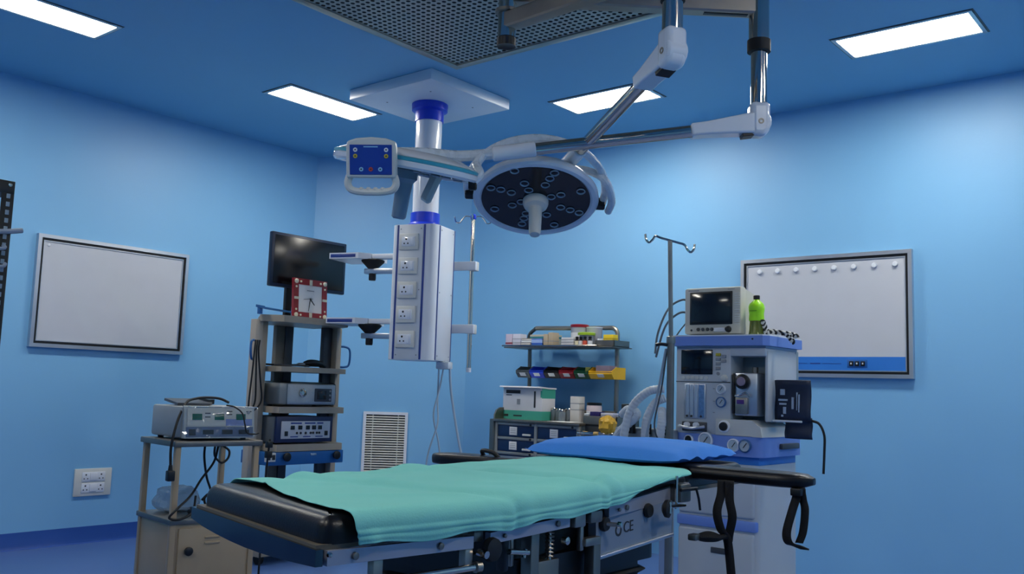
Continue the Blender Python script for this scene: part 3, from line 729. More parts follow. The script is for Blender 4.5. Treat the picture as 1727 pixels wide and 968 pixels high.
# green drape over the table
def crease(x, y, x0, y0, x1, y1, wd, amp):
    dx, dy = x1-x0, y1-y0; L2 = dx*dx+dy*dy; t_ = ((x-x0)*dx+(y-y0)*dy)/L2
    e_ = max(0, -t_, t_-1); k_ = abs((x-x0)*dy-(y-y0)*dx)/L2**.5
    return amp*math.exp(-(k_/wd)**2-(e_/.12)**2)
def drape():
    NU, NV = 130, 110; rows = []
    nearY = lambda x: (1.118-.034*((x-1.10)/.16) if False else None)
    def near_line(x):      # outer face of the rail / pad
        if x < 1.26: return 1.126-.107*(x-.94)
        return 1.092+.036*(x-1.26)
    def top_z(x):
        z = .9145 + (max(0, x-1.30))*.018
        return z
    foot = [(0, 1.672, 1.115), (.2, 1.575, 1.105), (.42, 1.375, 1.048), (.62, 1.254, 1.008), (.76, 1.17, .985), (.88, 1.13, .985), (1, 1.12, .995)]
    def footx(v):
        for (a, ya, xa), (b, yb, xb) in zip(foot, foot[1:]):
            if v <= b: return xa+(xb-xa)*(v-a)/(b-a)
        return foot[-1][2]
    def headx(v): return 2.13-.05*min(1, v/.8) if v < .8 else 2.08-.05*(v-.8)/.2
    for i in range(NU+1):
        u = i/NU; row = []
        for j in range(NV+1):
            v = j/NV; x = footx(v)*(1-u)+headx(v)*u
            far = 1.668-.04*min(1, max(0, (x-1.0)/.3)); nl = near_line(x)-.006
            W = far-nl
            # arc length parametrisation: far drop .02, flat, fillet, near drop
            z0 = top_z(x)
            s = v
            drop = .050
            if x > 1.66:                       # lifted towards the arm board
                drop *= max(0.12, 1-((x-1.66)/.32))
            if s < .8:
                y = far-(W-.022)*(s/.8); z = z0
                if s < .06: z = z0-.02*(1-s/.06)**2
            else:
                q = (s-.8)/.2
                a = min(1, q/.45)*R(90)
                y = nl+.022-.022*math.sin(a); z = z0-.022*(1-math.cos(a))
                if q > .45: z -= (drop-.022)*((q-.45)/.55) if drop > .022 else 0
                if drop <= .022: z = z0-drop*(1-math.cos(a))
                y -= .004*math.sin(x*55)*max(0, q-.5)
            # wrinkles: soft sag, long creases and the break between the table sections
            p = V((x*5.0, y*6.0, 0))
            wv = noise.noise(p)*.0045+noise.noise(p*2.3+V((9, 3, 1)))*.0022
            cr = lambda x0, y0, x1, y1, wd, amp: crease(x, y, x0, y0, x1, y1, wd, amp)
            wv += cr(1.22, 1.60, 1.33, 1.10, .020, -.011)+cr(1.26, 1.60, 1.37, 1.10, .030, .008)
            wv += cr(1.62, 1.60, 1.66, 1.10, .018, -.010)+cr(1.56, 1.60, 1.60, 1.10, .035, .008)+cr(1.67, 1.40, 1.71, 1.10, .02, .007)
            wv += cr(1.30, 1.62, 1.60, 1.48, .012, .004)+cr(1.05, 1.52, 1.30, 1.40, .016, .004)+cr(1.66, 1.12, 1.98, 1.20, .010, .006)
            wv += cr(1.10, 1.30, 1.28, 1.16, .02, .004)+cr(1.45, 1.30, 1.60, 1.16, .018, .004)+cr(1.75, 1.5, 2.05, 1.35, .012, .003)
            if s < .8: z += max(-.0005, wv+.0035)
            else:
                f_ = 1-min(1, (s-.8)*4); z += (wv*.5+.002)*f_
                y -= abs(wv)*.8+.0015
                q = (s-.8)/.2
                y -= .0028*math.exp(-((q-.62)/.06)**2)+.0022*math.exp(-((q-.82)/.05)**2)   # stitched hem
                if x < 1.05: y -= .010*math.exp(-((x-1.02)/.012)**2)*max(0, q-.5)*2
                z += .004*math.sin(x*31+1)*max(0, q-.6)*2.5
            row.append((x, y, z))
        rows.append(row)
    m = MB(); m.grid(rows); return m
m = drape(); c = V((1.50, 1.36, .87)); m.v = [v-c for v in m.v]
o = m.build('surgical_drape', GREEN, angle=80); o.location = c; tag(o, 'green cotton drape spread over the operating table', 'drape')
md = o.modifiers.new('sol', 'SOLIDIFY'); md.thickness = .0025; md.offset = 1
sd = o.modifiers.new('sub', 'SUBSURF'); sd.levels = 1; sd.render_levels = 1
# pillow
def pillow():
    m = MB(); rows = []; NU, NV = 34, 26
    ax = V((-.03, .47, 0)); bx = V((.40, .03, 0)); c = V((2.275, 1.415, .946))
    for side in (1, -1):
        rows = []
        for i in range(NU+1):
            row = []
            for j in range(NV+1):
                u = 2*i/NU-1; v = 2*j/NV-1
                k = max(0, (1-abs(u)**3.2))*max(0, (1-abs(v)**3.0)); h = k**.38
                pin = 1-.06*(1-abs(u)**2)*(abs(v)**6)
                p = c+ax*.5*u*(1-.03*(1-v*v)*abs(u)**4)+bx*.5*v*pin
                z = (.046 if side > 0 else -.012)*h
                z += .008*math.exp(-((abs(u)-.98)/.1)**2)*(noise.noise(V((u*3, v*4, 2)))+.4)
                z += .004*h*noise.noise(V((u*2.4, v*2.4, 7*side)))
                z += (.006*abs(math.sin(v*7+u*2))*abs(u)**6)
                row.append(p+V((0, 0, z)))
            rows.append(row)
        m.grid(rows)
    return m
m = pillow(); c = V((2.285, 1.40, .938)); m.v = [v-c for v in m.v]
o = m.build('pillow', PILL, angle=180); o.location = c; tag(o, 'flat blue pillow at the head end of the operating table', 'pillow')

# ============================================================ LEFT INSTRUMENT TROLLEY
TR = R(-7.4)
t = thing('instrument_trolley', 'cream metal trolley with steel top and locker, left of the table', 'trolley', (2.447, 4.07, 0), TR)
w_, d_, h_ = .463, .42, .82
for x in (.012, w_-.04):
    for y in (.012, d_-.04): MB().rbox((x, y, .06), (x+.028, y+.028, h_-.02), .003).build('post', CREAM, t)
MB().rbox((0, 0, h_-.028), (w_, d_, h_), .005).build('top_tray', DSTEEL, t)
MB().rbox((.005, .005, .425), (w_-.005, d_-.005, .45), .004).build('middle_shelf', DSTEEL, t)
bd = MB().rbox((.02, .02, .10), (w_-.02, d_-.02, .425), .004).build('locker', CREAM, t)
dr = MB().rbox((.055, .008, .11), (w_-.055, .022, .405), .003).build('locker_door', mat('cream_enamel_door', 'a99578', .4, var=.05), t)
MB().lathe((.10, .008, .30), (0, -1, 0), [(.008, 0), (.010, .006), (.020, .012), (.021, .024), (.014, .028)], 18).build('door_knob', BLACK, dr)
for z in (.325, .352): MB().rbox((.185, .001, z), (.265, .010, z+.010), .003).build('louvre', CREAM, dr)
for x in (.026, w_-.026):
    for y in (.026, d_-.026):
        MB().cyl((x-.012, y, .03), (x+.012, y, .03), .03, n=16).build('caster', BRUB, t)
TM = Matrix.Translation((2.447, 4.07, 0)) @ Matrix.Rotation(TR, 4, 'Z')
def local_thing(name, label, cat, p): q = TM @ V(p); return thing(name, label, cat, q, TR)
e = local_thing('electrosurgical_unit', 'grey electrosurgical generator wrapped in clear plastic on the trolley', 'medical device', (.235, .22, h_))
MB().rbox((-.195, -.175, .012), (.195, .175, .165), .012).build('body', mat('warm_grey_case', 'a3a7a6', .5, var=.05), e)
MB().prism([(-.200, .012), (-.183, .165), (-.170, .168), (-.170, .012)], (-.185, 0, 0), (Y_, Z_, X_), .37).build('front_bezel', mat('bezel_grey', 'b6bab8', .45), e)
def fp(u, z): return V((u, -.2008+(z-.012)*.111, z))
def fplate(m, u0, u1, z0, z1, t_=.003):
    a, b, c_, d2 = fp(u0, z0), fp(u1, z0), fp(u1, z1), fp(u0, z1); n_ = V((0, -1, .11)).normalized()*t_
    return m.add([a, b, c_, d2, a+n_, b+n_, c_+n_, d2+n_], [(0, 3, 2, 1), (4, 5, 6, 7), (0, 1, 5, 4), (1, 2, 6, 5), (2, 3, 7, 6), (3, 0, 4, 7)])
fplate(MB(), -.17, .172, .070, .155, .002).build('front_panel', mat('panel_cream', 'c6c6bc', .4), e)
fplate(MB(), .03, .172, .072, .105, .003).build('panel_patch', mat('panel_lilac', '7f8fbe', .4), e)
fplate(MB(), -.175, .178, .018, .066, .002).build('socket_strip', mat('panel_slate', '5b6b86', .4), e)
GD = mat('green_display', '0f5a3c', .2, emit=.0)
for u in (-.145, -.03, .085): fplate(MB(), u, u+.05, .100, .130, .004).build('display', GD, e)
for u in (-.16,): fplate(MB(), u, u+.032, .026, .055, .005).build('power_switch', BLACK, e)
for u in (-.09, .01, .10): fplate(MB(), u, u+.055, .030, .052, .005).build('output_socket', BLACK, e)
for u, z in ((-.08, .13), (-.08, .112), (.035, .14), (.035, .125), (.14, .14)): fplate(MB(), u, u+.028, z, z+.005, .003).build('printed_legend', INK, e)
MB().lathe(fp(.152, .138)+V((0, -.002, 0)), (0, -1, .11), [(.009, 0), (.008, .004), (.003, .004)], 12).build('knob', GREYP, e)
for x in (-.16, .16):
    for y in (-.13, .13): MB().cyl((x, y, 0), (x, y, .014), .014, n=10).build('foot', BRUB, e)
rows = []
for i in range(41):
    row = []
    for j in range(21):
        u = -.2+.4*i/40; z = .01+.165*j/20; p = fp(u, min(z, .166))
        nz = noise.noise(V((u*22, z*30, 3)))*.007+noise.noise(V((u*60, z*50, 9)))*.003
        row.append(p+V((0, -.010+nz, 0)))
    rows.append(row)
m = MB(); m.grid(rows); m.build('plastic_wrap', CLEAR, e, angle=180)
q = local_thing('return_electrode_plate', 'flat dark grey electrode plate lying on the wrapped generator', 'electrode plate', (.16, .24, h_+.167))
MB().prism([(-.10, -.10), (.07, -.10), (.10, -.06), (.10, .08), (.06, .11), (-.08, .11)], (0, 0, 0), (X_, Y_, Z_), .012).build('plate', mat('slate_rubber', '4c5058', .5), q)
q.rotation_euler.x = R(5); q.location.z += .009
MB().prism([(.085, -.05), (.125, -.03), (.125, .05), (.085, .07)], (0, 0, .0), (X_, Y_, Z_), .024).build('cable_clip', BLACK, q)
def lcable(name, label, P, r, cat='cable', sub=8):
    m = MB().tube([TM @ V(p) for p in P], r, 8, sub); return solo(m, name, BRUB, label, cat, angle=80)
cb = lcable('power_cable', 'thick black cable arching over the wrapped generator with plug hanging down', [(-.018, -.01, .705), (-.02, -.005, .78), (-.01, .0, .85), (.03, .04, .94), (.09, .10, 1.005), (.17, .17, 1.022), (.24, .2, 1.027), (.31, .2, 1.022), (.36, .2, 1.003)], .0065)
m = MB(); m.rbox((-.018, -.022, .0), (.018, .014, .05), .006); m.cyl((0, 0, .05), (0, 0, .075), .011, .008)
m.v = [(TM @ (V((-.018, -.01, .635))+v)) - cb.location for v in m.v]; m.build('plug', BLACK, cb)
def lpart(name, P, r):
    m = MB().tube([TM @ V(p) for p in P], r, 8, 8); m.build(name.replace('black_cord', 'power_cord'), BRUB, e, world=True, angle=80)
lpart('electrode_lead', [(.275, .05, .993), (.30, .01, .985), (.325, -.025, .955), (.34, -.03, .90), (.36, -.02, .858), (.40, -.02, .852), (.425, -.018, .858)], .004)
lpart('black_cord', [(.32, .20, .79), (.30, .2, .70), (.22, .16, .62), (.12, .05, .555), (.02, -.02, .50), (-.01, -.02, .465), (.04, -.02, .455), (.12, .02, .48), (.15, .06, .55)], .006)
lpart('black_cord', [(.27, .25, .79), (.27, .25, .72), (.29, .25, .62), (.33, .27, .54), (.36, .3, .46)], .006)
lpart('black_cord', [(.36, .32, .79), (.37, .34, .72), (.42, .36, .68), (.46, .37, .70), (.47, .38, .74), (.43, .38, .77)], .006)
q = local_thing('crumpled_plastic_bag', 'crumpled clear plastic bag on the middle shelf of the trolley', 'plastic bag', (.155, .285, .45))
m = MB(); bmv, bmf = rbox_data((.20, .18, .12), .05, 4)
m.add([V((v.x, v.y, v.z+.06))*(1+.18*noise.noise(v*22)) for v in bmv], bmf); m.v = [V((v.x, v.y, max(0, v.z))) for v in m.v]
m.build('bag', mat('clear_bag', '8fa6bd', .2, alpha=.55, bump=.8, bscale=40), q, angle=20)
MB().tube([(.09, -.09, .06), (.12, -.1, .09), (.15, -.08, .06), (.12, -.09, .03), (.10, -.1, .07), (.14, -.09, .10)], .006, 8, 6).build('coiled_cable', BRUB, q)
q = local_thing('folded_pad', 'folded black pad on the middle shelf of the trolley', 'pad', (.28, .11, .45))
MB().rbox((-.11, -.08, 0), (.12, .08, .02), .006).build('lower_fold', BLACK, q); MB().rbox((-.10, -.075, .02), (.11, .075, .034), .005).build('upper_fold', DGREY, q)
# connector blocks hanging beside the rack
m = MB().tube([(3.395, 4.62, .78), (3.39, 4.62, .73), (3.385, 4.62, .66), (3.38, 4.62, .5), (3.37, 4.62, .0)], .006, 8, 5)
cc = solo(m, 'extension_lead', BRUB, 'black lead with two plug connectors hanging between trolley and rack', 'cable')
for z in (.75, .69): MB().rbox((-.018, -.016, -.02), (.018, .016, .02), .005).build('plug', BLACK, cc).location = (.005, 0, z)

# ============================================================ EQUIPMENT RACK
RX, RY = 3.575, 4.834
t = thing('equipment_rack', 'tall beige equipment rack with four shelves and blue handles', 'rack', (RX, RY, 0))
for z0, z1 in ((1.500, 1.542), (1.186, 1.219), (.924, .964), (.685, .728)):
    ex = .085 if z0 > 1.4 else 0.0
    MB().prism([(.02-ex, .12), (.03, 0), (.555, 0), (.60, .10), (.60, .42), (.13, .42)], (0, 0, z0), (X_, Y_, Z_), z1-z0).build('shelf', BEIGE, t)
MB().rbox((-.085, .13, .06), (-.030, .19, 1.512), .004).build('post', mat('beige_light', 'b4a898', .45), t)
MB().rbox((-.030, .15, .06), (.022, .19, 1.50), .004).build('post', BEIGE, t)
MB().rbox((.575, .13, .06), (.617, .19, 1.50), .004).build('post', BEIGE, t); MB().rbox((.505, .18, .06), (.575, .22, 1.50), .004).build('post_channel', DGREY, t)
MB().rbox((.265, .39, .06), (.335, .43, 1.50), .004).build('rear_post', mat('dark_beige', '6c675e', .5), t); MB().rbox((.335, .38, .06), (.40, .43, 1.50), .004).build('rear_channel', DGREY, t)
dw = MB().rbox((-.02, .005, .60), (.575, .30, .682), .004).build('drawer', BLUED, t)
for x in (.10, .50): MB().lathe((x, .005, .652), (0, -1, 0), [(.012, 0), (.014, .01), (.026, .016), (.028, .03), (.02, .034)], 16).build('drawer_knob', BLACK, dw)
MB().rbox((.30, -.002, .655), (.345, .006, .668), .002).build('drawer_catch', SILVER, dw)
so = MB().rbox((-.05, -.012, .625), (.02, .01, .68), .003).build('socket_plate', OFFW, t)
for x in (-.033, .003): MB().rbox((x-.011, -.016, .637), (x+.011, -.010, .668), .002).build('socket_insert', INK, so)
MB().rbox((-.06, 0, .05), (.62, .45, .10), .006).build('base', BEIGE, t)
for x in (-.02, .57):
    for y in (.05, .40): MB().cyl((x-.015, y, .035), (x+.015, y, .035), .035, n=16).build('caster', BRUB, t)
MB().tube([(-.09, .13, 1.375), (-.13, .09, 1.375), (-.155, .07, 1.36), (-.16, .065, 1.31), (-.15, .07, 1.265), (-.12, .1, 1.255), (-.09, .13, 1.255)], .0075, 8, 6).build('handle', BLUED, t)
MB().tube([(.617, .15, 1.375), (.65, .13, 1.375), (.68, .12, 1.36), (.687, .117, 1.31), (.68, .12, 1.25), (.65, .13, 1.235), (.617, .15, 1.235)], .0075, 8, 6).build('handle', BLUED, t)
gr = MB(); gr.beam((-.09, .10, 1.585), (.62, .38, 1.585), .010, .014, .002); gr.build('guard_rail', BLUED, t)
for p in ((-.085, .10), (.60, .375)): MB().rbox((p[0]-.012, p[1]-.012, 1.542), (p[0]+.012, p[1]+.012, 1.592), .002).build('rail_post', BLUED, t)
MB().prism([(-.16, .04), (-.06, .085), (-.06, .115)], (0, 0, 1.578), (X_, Y_, Z_), .016).build('rail_tip', BLUED, t)
for k, dx in enumerate((0, .015, .03)):
    P = [(-.12+dx, .075, 1.375), (-.135+dx, .06, 1.30), (-.15+dx*2, .05, 1.15), (-.16+dx*3, .05, 1.00), (-.15+dx, .06, .93), (-.12, .07, .90)]
    m = MB().tube([V(p)+V((RX, RY, 0)) for p in P], .0055, 8, 6)
    solo(m, 'black_cable', BRUB, ['leftmost black cable draped over the left blue rack handle', 'middle black cable draped over the left blue rack handle', 'rightmost black cable draped over the left blue rack handle'][k], 'cable', 'cables on the rack handle')
# monitor on top
t = thing('display_monitor', 'black widescreen monitor standing on top of the rack', 'monitor', (3.97, 5.12, 1.542))
mw, mz0, mz1 = .318, .205, .570
MB().rbox((-mw, -.045, mz0), (mw, -.008, mz1), .008).build('bezel', mat('monitor_bezel', '14233a', .35), t)
MB().rbox((-mw+.022, -.0475, mz0+.022), (mw-.022, -.040, mz1-.02), .001).build('screen', mat('black_screen', '050506', .22, var=.02), t)
MB().rbox((-.15, -.01, mz0+.05), (.15, .03, mz1-.05), .012).build('rear_cover', BLACK, t)
MB().rbox((-.17, -.03, .004), (-.12, .0, mz0+.1), .004).build('stand_neck', BLACK, t); MB().rbox((-.22, -.09, 0), (-.05, .09, .014), .006).build('stand_base', BLACK, t)
# clock
t = thing('square_clock', 'square red clock with white face leaning on the rack top', 'clock', (3.885, 4.93, 1.542))
cw, ch = .138, .262
ty = lambda z: z*.06
fr_ = MB(); frame4(fr_, -cw, cw, 0, ch, .040, (0, 0, 0), (X_, Z_, Y_), .022); fr_.v = [v+V((0, ty(v.z), 0)) for v in fr_.v]; fr_.build('frame', REDP, t)
fc = MB().box((-cw+.035, .006, .035), (cw-.035, .016, ch-.035)); fc.v = [v+V((0, ty(v.z), 0)) for v in fc.v]; fc.build('dial', PAPER, t)
bead = mat('cream_bead', 'd8d2bd', .4)
for sx_ in (-1, 1):
    for sz in (0, 1):
        z = .020 if sz == 0 else ch-.020
        MB().lathe((sx_*(cw-.020), ty(z), z), (0, -1, 0), [(.015, 0), (.015, .005), (.009, .008)], 14).build('corner_bead', bead, t)
        for ddx, ddz in ((.036, 0), (0, .036)):
            zz = z+(ddz if sz == 0 else -ddz)
            MB().lathe((sx_*(cw-.020-ddx), ty(zz), zz), (0, -1, 0), [(.007, 0), (.007, .004), (.003, .006)], 10).build('small_bead', bead, t)
for a, b, c_, d2 in ((-.010, .010, .004, .040), (-.010, .010, ch-.040, ch-.004)): MB().box((a, ty(c_)-.004, c_), (b, ty(c_)+.012, d2)).build('hour_bar', bead, t)
for a, b in ((-cw+.004, -cw+.040), (cw-.040, cw-.004)): MB().box((a, ty(ch/2)-.005, ch/2-.008), (b, ty(ch/2)+.01, ch/2+.008)).build('hour_bar', bead, t)
cz = ch/2; oy = ty(cz)+.003
MB().beam((0, oy, cz), (.036, oy, cz-.038), .004, .008, .0005, Y_).build('hour_hand', INK, t)
MB().beam((0, oy-.001, cz), (-.012, oy-.001, cz-.082), .003, .006, .0005, Y_).build('minute_hand', INK, t)
MB().beam((.02, oy-.002, cz+.003), (-.055, oy-.002, cz-.006), .002, .003, .0003, Y_).build('second_hand', INK, t)
MB().lathe((0, oy, cz), (0, -1, 0), [(.006, 0), (.006, .004)], 12).build('hub', INK, t)
MB().box((-.03, oy+.002, cz+.052), (.03, oy+.0025, cz+.058)).build('dial_print', GREYP, t)
# shelf devices
t = thing('camera_handpiece', 'black camera handpiece with cable on the second rack shelf', 'camera head', (RX+.29, RY+.14, 1.219))
MB().tube([(.03, 0, .022), (.08, 0, .032), (.16, 0, .028), (.20, 0, .012)], .02, 10, 5, rf=lambda s: .75+.5*math.sin(math.pi*min(1, s+.15))).build('grip', BLACK, t)
MB().cyl((-.03, 0, .018), (.04, 0, .022), .012, n=12).build('coupler', CHROME, t)
MB().tube([(-.03, 0, .016), (-.10, .01, .012), (-.18, -.03, .010), (-.24, .01, .010), (-.27, .04, .012)], .006, 8, 6).build('cable', BRUB, t)
MB().tube([(-.25, -.05, .01), (-.15, -.07, .008), (-.05, -.05, .010), (.02, -.06, .008)], .005, 8, 6).build('cable', DGREY, t)
t = thing('light_source', 'grey endoscopy light source in cloudy plastic on the third rack shelf', 'medical device', (RX+.27, RY+.18, .964))
MB().rbox((-.225, -.155, .012), (.225, .19, .150), .012).build('case', mat('case_grey', 'a6a8a6', .45), t)
fpn = MB().rbox((-.17, -.165, .014), (.22, -.150, .145), .006).build('front_panel', WRAPM, t)
MB().rbox((.045, -.171, .035), (.185, -.162, .120), .004).build('display', DGREY, t)
MB().rbox((.065, -.174, .05), (.135, -.168, .105), .002).build('screen', GLASSB, t)
for z in (.05, .077, .105): MB().cyl((.168, -.175, z), (.168, -.169, z), .007, n=10).build('button', GREYP, t)
MB().lathe((-.055, -.165, .09), (0, -1, 0), [(.028, 0), (.028, .012), (.018, .018), (.014, .008)], 18).build('light_outlet', CHROME, t)
for x in (-.18, .18): MB().cyl((x, 0, 0), (x, 0, .014), .016, n=10).build('foot', BRUB, t)
bmv, bmf = rbox_data((.47, .36, .155), .03, 5)
m = MB(); m.add([V((v.x, v.y+.01, v.z+.083))+V((0, -1, 0))*.006*noise.noise(v*26) for v in bmv], bmf); m.build('plastic_wrap', CLEAR, t, angle=60)
t = thing('insufflator', 'navy insufflator with white control front on the lowest rack shelf', 'medical device', (RX+.26, RY+.17, .728))
MB().rbox((-.225, -.13, .012), (.225, .19, .172), .006).build('case', mat('case_dark_grey', '59626a', .45), t)
MB().rbox((-.225, -.15, .010), (.225, -.125, .175), .005).build('front_frame', NAVY, t)
MB().rbox((-.19, -.155, .035), (.20, -.147, .145), .002).build('front_panel', mat('panel_white', 'c3c6cc', .4), t)
for x, w2 in ((-.12, .085), (-.01, .085), (.09, .05)):
    MB().box((x, -.157, .128), (x+w2, -.153, .137)).build('header_bar', NAVYS, t)
for x in (-.12, -.06, .0, .05, .10): MB().rbox((x, -.159, .092), (x+.03, -.153, .118), .001).build('display', GLASSB, t)
for x in (-.07, -.04, .0, .04, .06, .09, .11): MB().cyl((x, -.159, .07), (x, -.153, .07), .008, n=10).build('button', INK, t)
for x in (-.165, .155): MB().rbox((x, -.160, .052), (x+.024, -.153, .082), .002).build('connector', BLACK, t)
for x in (-.12, -.02, .08): MB().box((x, -.157, .044), (x+.06, -.153, .050)).build('printed_line', NAVYS, t)

# ============================================================ SUPPLY CART
CX = 5.30
t = thing('supply_cart', 'steel supply cart with navy drawers and raised top shelf by the right wall', 'cart', (5.52, 4.1, 0))
def CB(m, name, ma, p=None, **k): return m.build(name, ma, p or t, world=True, **k)
CB(MB().rbox((CX+.02, 3.72, .10), (5.76, 4.49, .885), .004), 'carcass', mat('cart_grey', '5b6a72', .4, .6))
CB(MB().rbox((CX-.02, 3.715, .882), (5.77, 4.50, .902), .004), 'worktop', DSTEEL)
CB(MB().rbox((5.74, 3.72, .90), (5.765, 4.50, .985), .003), 'back_upstand', DSTEEL)
CB(MB().prism([(CX, .885), (CX+.46, .885), (CX+.46, .985), (CX+.06, .985), (CX+.02, .965), (CX, .93)], V((0, 4.495, 0)), (X_, Z_, Y_), .014), 'side_upstand', DSTEEL)
CB(MB().rbox((CX-.02, 4.49, .08), (5.76, 4.53, .90), .006), 'side_panel', mat('cart_grey', '5b6a72', .4, .6))
FRM = mat('cart_frame_grey', '9a9c98', .4, .4)
for y in (3.725, 4.095, 4.465): CB(MB().rbox((CX-.004, y, .10), (CX+.03, y+.026, .882), .003), 'frame_stile', FRM)
zs = [.86, .755, .648, .54, .40, .25, .10]
DN = mat('drawer_navy', '143058', .35, var=.06)
for a, b in ((3.752, 4.094), (4.122, 4.464)):
    for i in range(len(zs)-1):
        CB(MB().rbox((CX-.004, a, zs[i]), (CX+.03, b, zs[i]+.020), .003), 'frame_rail', FRM)
        dz = CB(MB().rbox((CX+.004, a, zs[i+1]+.021), (CX+.03, b, zs[i]-.001), .003), 'drawer', DN)
        zc = (zs[i]+zs[i+1])/2+.012
        if i < 3:
            CB(MB().rbox((CX-.001, a+.16, zc-.03), (CX+.005, a+.23, zc+.030), .001), 'paper_label', PAPER, dz)
            CB(MB().rbox((CX-.014, a+.03, zc-.030), (CX+.005, a+.10, zc-.016), .003), 'pull', OFFW, dz)
            for q_ in (-.014, 0, .012): CB(MB().box((CX-.0016, a+.17, zc+q_), (CX-.0009, a+.22, zc+q_+.003)), 'label_line', GREYP, dz)
        CB(MB().cyl((CX-.010, a+.03, zs[i]+.01), (CX-.002, a+.03, zs[i]+.01), .008, n=10), 'lock', BLACK, dz)
for x in (5.36, 5.72):
    for y in (3.78, 4.44): CB(MB().cyl((x, y-.015, .05), (x, y+.015, .05), .05, n=16), 'caster', BRUB)
# frame over the cart
fr2 = MB().tube([(5.75, 3.722, .985), (5.75, 3.722, 1.2), (5.75, 3.722, 1.50), (5.75, 3.726, 1.565), (5.75, 3.755, 1.593), (5.75, 3.81, 1.597), (5.75, 4.1, 1.60), (5.75, 4.40, 1.605), (5.73, 4.47, 1.603)], .017, 10, 6)
CB(fr2, 'top_frame', STEEL)
CB(MB().tube([(5.75, 4.53, .90), (5.75, 4.535, 1.2), (5.75, 4.54, 1.45), (5.74, 4.54, 1.55), (5.73, 4.47, 1.603)], .015, 10, 5), 'frame_post', DSTEEL)
sh = CB(MB().rbox((5.50, 3.60, 1.438), (5.76, 4.60, 1.446), .002), 'top_shelf', DSTEEL)
CB(MB().tube([(5.74, 4.60, 1.455), (5.52, 4.60, 1.455), (5.50, 4.58, 1.455), (5.50, 4.2, 1.452), (5.50, 3.76, 1.452), (5.52, 3.745, 1.452), (5.74, 3.745, 1.452)], .007, 8, 4), 'shelf_rail', CHROME, sh)
CB(MB().beam((5.735, 3.73, 1.245), (5.735, 4.53, 1.245), .02, .06, .002), 'bin_rail', DSTEEL)
# right-hand accessory bin
bn = CB(MB().rbox((5.36, 3.47, .845), (5.38, 3.74, .955), .003), 'side_bin', DSTEEL)
for a, b in (((5.36, 3.47, .80), (5.66, 3.485, .955)), ((5.36, 3.725, .80), (5.66, 3.74, .955)), ((5.645, 3.47, .80), (5.66, 3.74, .955)), ((5.36, 3.47, .80), (5.66, 3.74, .815))):
    CB(MB().rbox(a, b, .003), 'bin_wall', DSTEEL, bn)
CB(MB().box((5.356, 3.50, .885), (5.362, 3.72, .899)), 'bin_slot', BLACK, bn)
CB(MB().tube([(5.42, 3.755, .846), (5.31, 3.745, .843), (5.28, 3.70, .838), (5.285, 3.58, .838), (5.33, 3.47, .845), (5.45, 3.42, .850)], .012, 10, 6), 'push_handle', CHROME)
for y in (3.665, 3.575): CB(MB().cyl((5.283, y-.018, .838), (5.283, y+.018, .838), .0145, n=12), 'handle_tape', mat('yellowed_tape', 'b89a5c', .6))
# coloured bins
bin_cols = [('grey', '565e62'), ('blue', '1d3fc0'), ('black', '0b0c10'), ('red', '8e1426'), ('dark green', '0d4a2e'), ('yellow', 'f2b81a')]
edges = [4.508, 4.377, 4.239, 4.098, 3.962, 3.832, 3.625]
for i, (cn, hx) in enumerate(bin_cols):
    y1, y0 = edges[i]-.003, edges[i+1]+.003; big = i == 5
    b_ = thing('storage_bin', cn+' open-front storage bin hooked on the rail under the cart shelf', 'storage bin', (5.63, (y0+y1)/2, 1.215), 0, 'coloured bins on the supply cart')
    hy = (y1-y0)/2; mm = mat('bin_'+cn.replace(' ', '_'), hx, .4, var=.05); zt_ = .085
    xf = -.09
    side = [(xf+.03, 0), (.09, 0), (.09, zt_), (xf+.06, zt_), (xf, .055), (xf, .035)]
    for y in (-hy, hy-.004): MB().prism(side, V((0, y, 0)), (X_, Z_, Y_), .004).build('side', mm, b_)
    MB().box((xf+.03, -hy+.004, 0), (.09, hy-.004, .004)).build('bottom', mm, b_); MB().box((.086, -hy+.004, .004), (.09, hy-.004, zt_)).build('back', mm, b_)
    MB().prism([(xf+.03, 0), (xf, .035), (xf, .045), (xf+.004, .045), (xf+.034, .004)], V((0, -hy+.004, 0)), (X_, Z_, Y_), 2*hy-.008).build('front', mm, b_)
    MB().prism([(xf-.001, .038), (xf+.006, .029), (xf+.02, .005), (xf+.017, .004)], V((0, -.03, 0)), (X_, Z_, Y_), .06).build('paper_label', PAPER, b_) if False else MB().obox(V((xf+.010, .0, .024)), (V((.66, 0, -.75)).normalized(), Y_, V((.75, 0, .66)).normalized()), (.030, .055, .004), .0005).build('paper_label', PAPER, b_)
    MB().tube([(xf+.06, -hy+.003, zt_), (xf, -hy+.003, .052), (xf, hy-.003, .052), (xf+.06, hy-.003, zt_)], .0035, 6, 1).build('rim', mm, b_)
b_ = solo(MB().rbox((5.59, 3.68, 1.222), (5.69, 3.80, 1.312), .003), 'packet', mat('mauve_packet', '9a8a9e', .6), 'white and mauve packet standing in the yellow bin', 'packet')
b_ = solo(MB().rbox((5.60, 3.85, 1.222), (5.68, 3.90, 1.300), .003), 'packet', mat('olive_packet', '8a8a3e', .6), 'olive packet standing in the dark green bin', 'packet')

